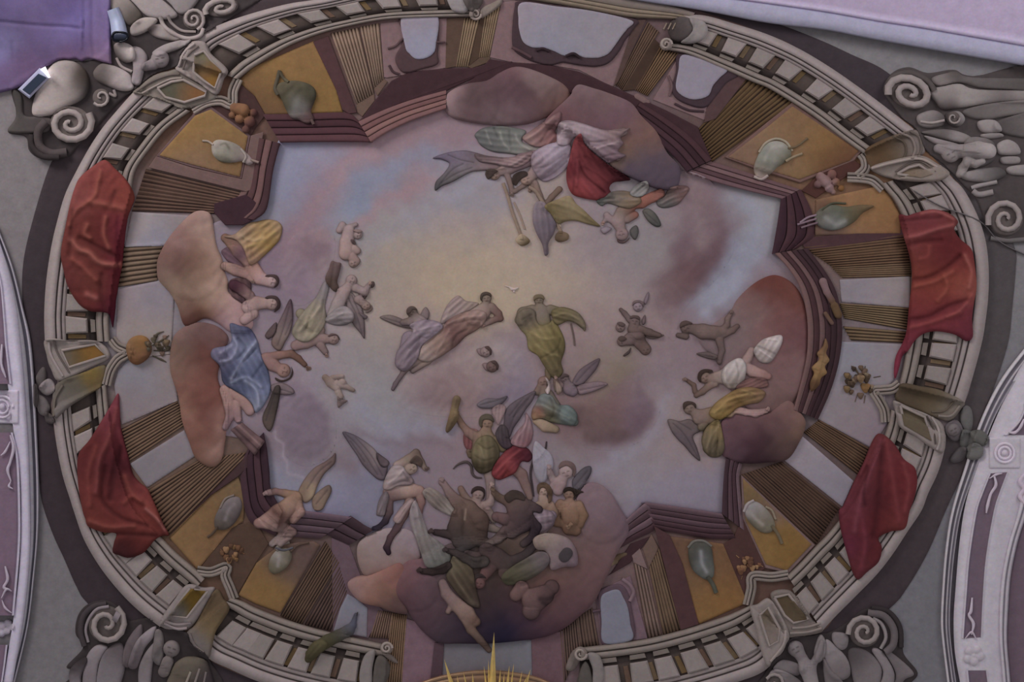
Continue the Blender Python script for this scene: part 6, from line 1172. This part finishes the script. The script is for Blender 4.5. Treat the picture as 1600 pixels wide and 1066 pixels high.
# -- right group
person('person', 'brown winged putto reaching up over the right cloud', 'person', ['1073,512,9', '1082,514,8 1098,518,12 1116,520,11 1130,518,8', '1128,516,6 1136,508,4.5 1137,498,4 1142,490,3.5', '1128,524,6 1145,516,5 1152,510,4', '1124,530,7 1128,548,5 1124,566,4', '1060,524,4 1072,526,5'], [(1072, 512, 9, 110)], '1073,512,6a5950 1098,518,6f5e56 1116,520,6b5a50 1136,505,756259 1128,548,6e5d56 1150,512,6a574e', [(1142, 489, 290, 2.8, '6a574e')], [('1062,512 1064,504 1072,501 1082,505 1076,507 1068,510', '574740')], wings=[('1088,553 1105,550 1122,556 1118,562 1104,560', '1105,555,655852', ['1092,554 1118,559'])])
person('person', 'woman in a white bodice with white cloth and bent pink knee on the right cloud', 'person',
  ['1101,589,9', '1108,592,7 1120,590,9 1138,588,14 1150,586,12', '1158,575,8 1168,560,7 1174,548,6', '1162,572,8 1176,580,9 1192,586,8 1200,588,6', '1112,600,6 1098,612,5 1088,618,4', '1106,604,5 1118,600,5', '1086,612,4 1084,602,3.5 1074,595,3'], [(1101, 590, 9, 60)],
  '1101,590,806b5c 1120,590,8a7668 1140,588,9c958a 1168,560,907a70 1180,582,9a7d72 1198,588,8d6c62 1100,612,7c685a 1085,606,745f52', [(1072, 594, 200, 3, '745f52')], [('1090,592 1092,582 1100,577 1112,578 1113,582 1103,582 1096,588 1095,598', '43352c')],
  robes=[('white_bodice', '1127,592 1130,576 1145,563 1158,560 1166,572 1163,594 1152,606 1136,606', '1135,585,9a968c 1150,575,a29e94 1155,595,938c80 1140,600,8d8474', 6, [('1134,576 1132,592 1140,606', 2, 1.5, 'b5b2a6'), ('1150,566 1154,585 1150,602', 1.6, -1.4, '6e685c')]),
         ('white_cloth', '1178,546 1190,532 1205,526 1221,524 1222,536 1212,556 1202,567 1188,566 1180,556', '1190,545,a09a90 1205,535,a8a298 1215,530,a8a29a 1205,555,948d84 1190,560,8f887e', 6, [('1180,540 1195,546 1212,554', 1.8, -1.6, '6a645c'), ('1196,532 1190,545', 1.6, -1.3, '746e66'), ('1188,548 1206,560', 1.8, 1.5, 'b8b4aa'), ('1200,530 1214,532', 1.6, 1.3, 'b8b4aa')]),
         ('red_skirt', '1150,606 1164,594 1180,590 1196,592 1200,604 1180,608 1160,614', '1175,600,7c5a52 1195,598,7a5850', 4, [])])
person('angel', 'angel in golden yellow robe with a dark grey wing on the right', 'angel',
  ['1078,637,9', '1084,644,7 1094,652,12 1110,650,13 1130,642,11', '1100,660,8 1096,668,6', '1150,640,7 1165,644,5 1180,646,6 1197,642,4', '1140,646,7 1146,640,6', '1110,680,12 1108,700,10'], [(1077, 638, 9.5, 80)],
  '1078,637,7a6a5a 1094,652,826d64 1110,650,7f6a58 1130,642,84703c 1165,644,987e74 1195,642,8f766c 1110,690,6c6346', [(1198, 640, 330, 3, '8f766c')], [('1068,640 1068,630 1076,627 1086,630 1088,638 1082,632 1074,634', '4a3c32')],
  robes=[('yellow_robe', '1108,645 1118,630 1134,618 1152,608 1175,605 1196,613 1188,628 1170,632 1152,638 1140,648 1126,656 1114,654', '1118,642,856f3e 1140,622,8c7240 1165,612,866c3e 1185,618,7e6442 1150,630,755a2e 1125,652,7f6832', 7, [('1116,646 1138,626 1168,616', 2.5, 2.2, 'a08a4e'), ('1130,646 1150,632 1180,622', 2, -1.8, '5a4920'), ('1160,610 1180,616', 2, 1.6, '94804e')]),
         ('olive_robe', '1096,690 1104,668 1122,656 1128,672 1132,700 1124,714 1106,712', '1105,685,6f6448 1120,675,7a6a40 1118,702,665c42', 6, [('1104,700 1112,682 1124,664', 2.2, 1.8, '857a58'), ('1110,708 1120,690', 2, -1.5, '4c4330')])],
  wings=[('1043,658 1048,655 1062,658 1077,655 1088,662 1097,672 1083,682 1089,700 1094,720 1082,712 1070,698 1058,686 1049,674', '1055,665,6a5f5a 1075,670,665a56 1080,700,5f5454 1062,680,60565a', ['1052,662 1070,680 1090,714', '1060,660 1080,672'])])
# -- lower group: the warrior angel and the falling figures
person('angel', 'winged man with bare legs running at lower left of the warrior angel', 'angel',
  ['640,733,9', '630,738,8 622,748,14 618,760,13', '622,728,8 638,718,7 650,708,6', '650,708,6 658,722,5 664,732,4', '612,770,14 638,766,13 655,768,9', '655,768,8 658,785,6.5 655,800,5 650,806,4', '606,778,9 608,800,6 602,815,5 592,824,4 584,826,3.5', '640,785,8 630,806,7 620,826,6 610,840,5 604,856,5 607,864,4'], [(644, 732, 8.5, 50)],
  '642,732,8d7c6a 622,748,8f7f76 640,716,807060 655,710,6a574c 612,772,765f58 640,764,98816f 656,775,8a6c62 655,798,7d5f58 606,790,6a5652 590,824,4d4044 635,800,6f5850 610,842,6a524e 605,860,4c3a3e', [(665, 732, 10, 3.2, '66544a')], [('640,722 650,712 660,720 658,730 650,726 645,724', '55463c')],
  robes=[('white_tunic', '598,762 604,742 614,728 628,728 636,738 646,750 642,758 622,760 608,766', '610,745,8c827e 625,738,948a84 635,752,7c6e6c 612,760,8a7c76', 5, [('606,756 622,744 632,732', 1.8, 1.6, 'a8a09a'), ('604,764 628,752 642,754', 1.6, -1.5, '5a4a4c'), ('630,738 640,752', 1.6, -1.3, '604f50')]),
         ('grey_skirt', '588,802 592,782 602,768 608,776 604,792 600,806 590,806', '596,790,6f6666', 4, [('592,800 602,776', 1.6, 1.3, '8a8282')]), ('pale_wrap', '614,812 624,796 640,780 648,784 636,800 624,818', '630,800,8f7c76', 3, [('618,810 642,784', 1.4, 1.2, 'a8968e')])],
  wings=[('535,675 554,680 576,694 589,707 590,718 598,730 606,726 602,748 592,750 580,741 566,726 557,711 544,692', '545,680,5d565c 562,690,665e63 582,702,7d736f 565,715,5c5257 590,740,655a5e 598,738,5f555a', ['540,678 562,700 590,742', '556,684 580,712 598,744', '548,690 570,722']), ('588,708 596,712 608,722 604,730 594,726', '598,720,5c5052', [])])
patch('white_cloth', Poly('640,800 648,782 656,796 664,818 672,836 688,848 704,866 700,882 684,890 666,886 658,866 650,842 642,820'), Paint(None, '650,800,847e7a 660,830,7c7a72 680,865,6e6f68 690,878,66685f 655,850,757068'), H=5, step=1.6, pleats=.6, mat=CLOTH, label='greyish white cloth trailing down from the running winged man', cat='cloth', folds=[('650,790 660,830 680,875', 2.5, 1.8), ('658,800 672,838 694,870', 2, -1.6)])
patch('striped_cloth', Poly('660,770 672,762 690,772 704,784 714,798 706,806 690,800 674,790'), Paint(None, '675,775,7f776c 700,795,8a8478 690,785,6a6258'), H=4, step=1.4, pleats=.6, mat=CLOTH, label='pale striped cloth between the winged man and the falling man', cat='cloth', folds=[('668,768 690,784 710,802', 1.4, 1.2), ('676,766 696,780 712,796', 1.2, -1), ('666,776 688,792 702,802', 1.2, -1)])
person('angel', 'warrior angel with helmet and olive gold armour raising a golden torch', 'angel',
  ['761,660,9', '760,668,7 757,690,18 755,712,19', '745,684,9 732,676,7 722,664,5 714,650,4.5', '775,690,9 785,700,7', '764,738,9 766,755,7 766,775,6 762,792,5', '800,730,9 815,742,9 822,760,7 828,778,5', '745,700,5 735,712,4 732,706,4'], [(761, 662, 9, 85)],
  '761,662,86705a 757,690,6e6445 755,712,665c3e 732,676,84685e 716,652,7a664c 766,760,85746a 764,785,7f6e66 815,745,7c645a 826,772,7f6a5e', [(713, 648, 260, 4, '7a664c')], [('748,662 750,652 758,647 768,649 772,660 764,656 755,657 752,668', '57503f')],
  back=[('pink_sleeve', '724,680 732,670 746,672 752,684 742,698 736,706 726,698', '735,685,804f4c 745,678,8a645c', 5, [('730,676 738,690', 2, 1.5, '965f5a')])],
  robes=[('armour', '736,712 742,692 752,682 766,681 776,692 781,708 776,726 764,738 750,740 740,730', '748,700,6f6746 765,695,665e40 755,715,746b4a 745,725,504830 765,728,4c442e 772,705,5e563c', 8, [('748,694 760,702 772,698', 1.6, -1.2, '453d28'), ('742,712 756,720 772,716', 1.6, -1.2, '453d28'), ('752,700 756,716', 1.6, 1.2, '8f8660')]),
         ('red_cloak', '768,740 778,718 798,698 812,696 826,702 832,714 826,722 815,722 806,738 792,746 778,750', '782,735,863438 795,720,8a3a3c 790,740,80302f 810,705,6a2630 826,712,5e242e 815,720,6a2a34', 7, [('774,742 790,722 812,704', 2.5, 2, '9c4a48'), ('785,746 800,726 818,712', 2.2, -1.8, '5a1c24')]),
         ('dark_hair_mantle', '774,678 782,664 792,668 796,684 800,696 790,702 780,694', '785,676,4f4648 790,692,4a3c42', 5, [])],
  wings=[('836,611 833,625 822,640 812,656 803,669 796,684 786,676 787,660 791,640 800,630 816,620', '825,622,5f5558 805,645,60565a 795,670,544a50', ['832,616 808,642 794,676', '826,624 802,652', '818,622 796,650']), ('745,632 760,623 778,623 793,619 786,630 770,638 752,638', '765,630,6a6468 785,623,5a5458', ['750,633 788,623'])],
  front=[('pink_wing_cloth', '798,692 808,674 820,660 821,645 828,654 833,674 829,692 818,700', '812,682,87686a 824,660,8a7070 826,688,7a5458', 3, [('804,690 820,668 824,650', 1.6, 1.4, 'a58a88')]), ('pink_wing_cloth', '768,640 780,632 790,636 786,652 778,664 772,652', '778,645,8d7874', 3, [])],
  tubes=[('torch', '700,674 704,664 712,650', 2.2, '6c5838')])
patch('golden_torch_flame', Poly('696,672 700,655 704,640 708,622 714,618 720,624 716,640 716,654 708,668 700,676'), Paint(None, '712,628,6f5f42 708,645,7c6a46 704,664,66563a 714,655,70603f'), H=5, step=1.2, label='golden torch held up by the warrior angel', cat='torch', folds=[('712,624 706,650 702,668', 1.6, 1.4)])
tube('snake', '708,733 716,726 728,722 736,728 738,740 744,746 753,747', 2.3, '544a46', FRESCO, taper=[.4, 1, 1, .9, .5], label='grey snake curling below the warrior angel', cat='snake')
tube('bow', '854,690 852,702 843,714 833,722 829,740 832,762 834,776', 1.8, '453a3c', FRESCO, taper=[.6, 1, 1.1, 1, .6], label='thin dark bow beside the red cloak', cat='bow')
patch('white_wing', Poly('836,690 850,700 862,712 864,730 856,746 846,756 836,742 832,716'), Paint(None, '842,705,8c8b90 855,720,8e8e96 846,742,86858a'), H=4, step=1.4, label='white feathered wing right of the dark bow', cat='wing', folds=[('838,700 852,720 850,748', 1.5, -1), ('842,696 858,716', 1.5, -1)])
person('cherub', 'pale cherub with a grey wing right of the bow', 'cherub',
  ['885,736,11', '880,746,8 874,756,11 872,766,9', '864,750,6 860,740,5 858,734,4', '868,752,6 862,762,5'], [(884, 738, 11, 70)], '885,737,97857f 874,756,8f7a76 860,740,90807a', [(858, 732, 265, 3.4, '8d7c78')], [('873,732 876,723 886,720 897,725 900,736 896,746 894,734 886,728 878,730', '695650')],
  wings=[('894,752 904,738 914,730 923,729 924,738 918,750 908,762 898,768', '910,745,5c585c 918,735,555156', ['898,760 918,736', '904,764 922,742'])])
person('person', 'dark haired woman with folded golden brown arms on the dark cloud', 'person',
  ['890,772,8.5', '890,782,6 890,795,15 892,812,14', '876,788,8 866,802,7.5 870,816,7 888,822,6', '904,790,8 912,806,7 906,820,6 892,824,5', '890,825,12 900,830,8'], [(889, 772, 8.5, 85)],
  '890,773,826a58 890,795,866a52 868,805,785c44 908,806,806448 890,820,6e5440', [(886, 823, 10, 3.2, '80664e'), (894, 820, 170, 3.2, '80664e')], [('881,771 882,764 889,761 897,764 900,772 899,781 895,770 889,767 884,769', '33281f'), ('896,764 904,766 912,769 905,771 900,775', '3a2e26')])
person('person', 'woman with brown hair leaning beside the bow, face turned up', 'person',
  ['849,768,8.5', '848,778,7 852,792,12 862,802,11', '842,790,7 838,800,6', '860,790,7 864,800,6'], [(849, 768, 8.5, 70)], '849,769,94806e 852,792,806a54 862,802,78624e', [], [('839,764 841,757 849,754 858,758 863,768 862,782 857,786 856,772 851,763 845,763 841,772', '5e4a36')])
person('person', 'pale lilac draped figure at the edge of the dark cloud below the two women', 'person', ['842,806,10 852,814,14 846,826,11', '862,806,8', '834,802,6'], [], '842,806,7c6e70 852,814,7a6c72 846,826,6c5c5e', [], [], robes=[('lilac_cloth', '832,802 846,796 862,800 868,812 858,826 844,832 836,822', '845,808,7c7076 858,812,77696e 846,826,6e6064', 4, [('838,808 862,806', 1.5, 1.3, '93868a'), ('838,820 860,816', 1.5, -1.2, '584b50')])])
person('person', 'curly dark haired falling woman with raised pale arm under the warrior angel', 'person',
  ['747,773,9', '744,782,8 742,796,13 748,808,12', '756,790,7 766,786,6 770,772,5.5 768,762,5', '734,786,7 726,776,6 720,764,5', '762,800,8 772,812,6', '752,820,8 770,826,6 782,830,4.5'], [(747, 774, 8.5, 95)],
  '747,774,87746c 742,796,8c7668 768,775,8f7d72 724,774,7c6656 770,824,7a6c60 750,808,7f6860', [(768, 759, 270, 3.2, '8f7d72'), (784, 831, 10, 3)], [('736,772 738,764 746,760 756,763 758,774 754,782 756,770 748,766 741,768', '3e302c')])
person('person', 'falling brown nude man seen from behind, one arm raised', 'person',
  ['694,757,5.5 702,770,7 714,784,10 730,798,17 742,816,22 742,834,20', '716,806,11 712,826,13 718,846,12', '708,838,7 694,834,6 680,832,5', '735,842,16 724,856,9 712,866,6', '690,754,5', '750,845,10 765,852,8'], [],
  '694,757,7f6c66 712,784,6a564a 730,800,655246 745,820,5d4a40 742,836,56463c 712,830,564840 690,833,4b3c3a 722,858,4c4440', [(676, 831, 185, 4, '4a3b38'), (691, 752, 240, 3.4, '7a6862')], [],
  strokes=[('722,798 724,815 722,832', 3, '46382f', .6), ('728,796 726,812', 1.6, '93806c', .6)])
person('person', 'dark sprawling demon in the middle of the falling group', 'person',
  ['800,782,14 812,796,20 815,815,18 800,830,12', '795,785,8 780,778,6 772,770,5', '826,812,10 838,824,8 832,840,7 818,850,6', '790,830,9 778,842,7 762,850,5', '790,812,10 776,808,8', '828,790,8 842,796,6'], [],
  '800,782,5c4b42 812,796,5a4a46 815,815,4f3f3e 800,830,4c3e3c 835,825,443639 780,778,6a5846 770,846,645850 776,810,6c5250', [(771, 767, 230, 3.4, '6a5846')], [('788,776 800,766 816,770 820,782 806,780 794,786', '463a32')])
person('person', 'second dark demon curled under the sprawling one, red face turned away', 'person',
  ['760,860,12 775,872,16 790,880,14', '749,910,9', '756,900,8 766,885,12', '800,878,9 820,868,7 836,852,6', '790,895,12 808,900,9 835,892,7 852,880,5', '745,870,8 730,866,6'], [(749, 912, 8.5, 100)],
  '760,860,50423e 775,872,4a3d3a 790,890,4c443c 749,911,6c4f4a 820,868,47393a 835,892,585448 730,866,4e4642', [], [('738,908 742,898 752,897 760,904 754,903 745,904 741,912', '3e3230')])
person('person', 'tan legs of a falling body with olive drapery at the bottom of the dark cloud', 'person',
  ['692,912,7 698,928,9 712,944,11 728,958,13 736,968,11', '726,962,9 736,984,7 750,1000,5.5 764,1016,4.5', '706,946,5 700,956,4', '735,975,8 744,972,7'], [],
  '692,912,7a6660 700,932,7c675f 725,955,806a5c 738,980,75604f 756,1006,6b584c 740,970,694f42', [], [],
  robes=[('olive_drapery', '697,902 702,884 708,869 722,872 736,880 741,900 744,920 750,948 738,948 722,936 708,920', '710,885,625a44 722,890,5e543e 715,910,524736 735,930,4c4032 742,944,54473a 730,905,554a38', 9, [('706,890 716,912 740,944', 3, 2, '746a50')])])
person('person', 'dark arms of a hidden demon reaching left over the plum cloud', 'person', ['700,861,4 712,864,5 726,872,7 742,880,8', '660,893,4.5 676,894,5.5 692,890,7 700,884,6', '742,880,9 756,878,9'], [], '702,862,443937 730,874,48403a 665,893,40322f 694,890,3c302c', [(658, 892, 190, 4, '40322f'), (698, 860, 190, 3.8, '443937')], [])
patch('pale_jug', Poly('833,843 848,834 866,834 887,841 899,856 903,874 900,885 882,886 862,891 857,876 852,862 838,858'), Paint(None, '842,848,857668 860,842,8c8072 885,850,80726e 898,875,78676a 865,885,80706e 860,865,7c6e6a'), H=8, step=1.5, label='pale tilted jug with a dark round mouth on the dark cloud', cat='jug')
patch('jug_mouth', Limbs(['882,870,9 886,865,9'], 1), Paint('4a4446'), step=1.2, rise=.15, label='dark round mouth opening of the pale jug', cat='jug')
patch('green_wing', Poly('784,900 800,886 820,874 842,862 856,866 858,880 846,894 826,906 802,914 788,912'), Paint(None, '800,900,57543f 825,885,5f5c4c 848,872,645c58 830,900,565040'), H=4, step=1.6, label='dim olive green wing behind the pale jug', cat='wing', folds=[('792,904 820,888 850,874', 2, 1.2), ('796,910 826,898 852,884', 2, -1)])
person('person', 'dim brownish demon face with open dark mouth at the bottom right of the dark cloud', 'person', ['835,938,20 850,930,16', '815,920,12 806,930,10', '862,918,12', '830,955,14'], [], '835,940,68504c 815,922,705650 855,930,5e4744 830,955,604a48', [], [], strokes=[('844,936 856,936 866,932', 5, '3f2e30', .85), ('848,942 856,946', 4, '3f2e30', .8), ('815,918 832,914', 2, '86685f', .5), ('822,950 840,952', 1.6, '7d625c', .5)])
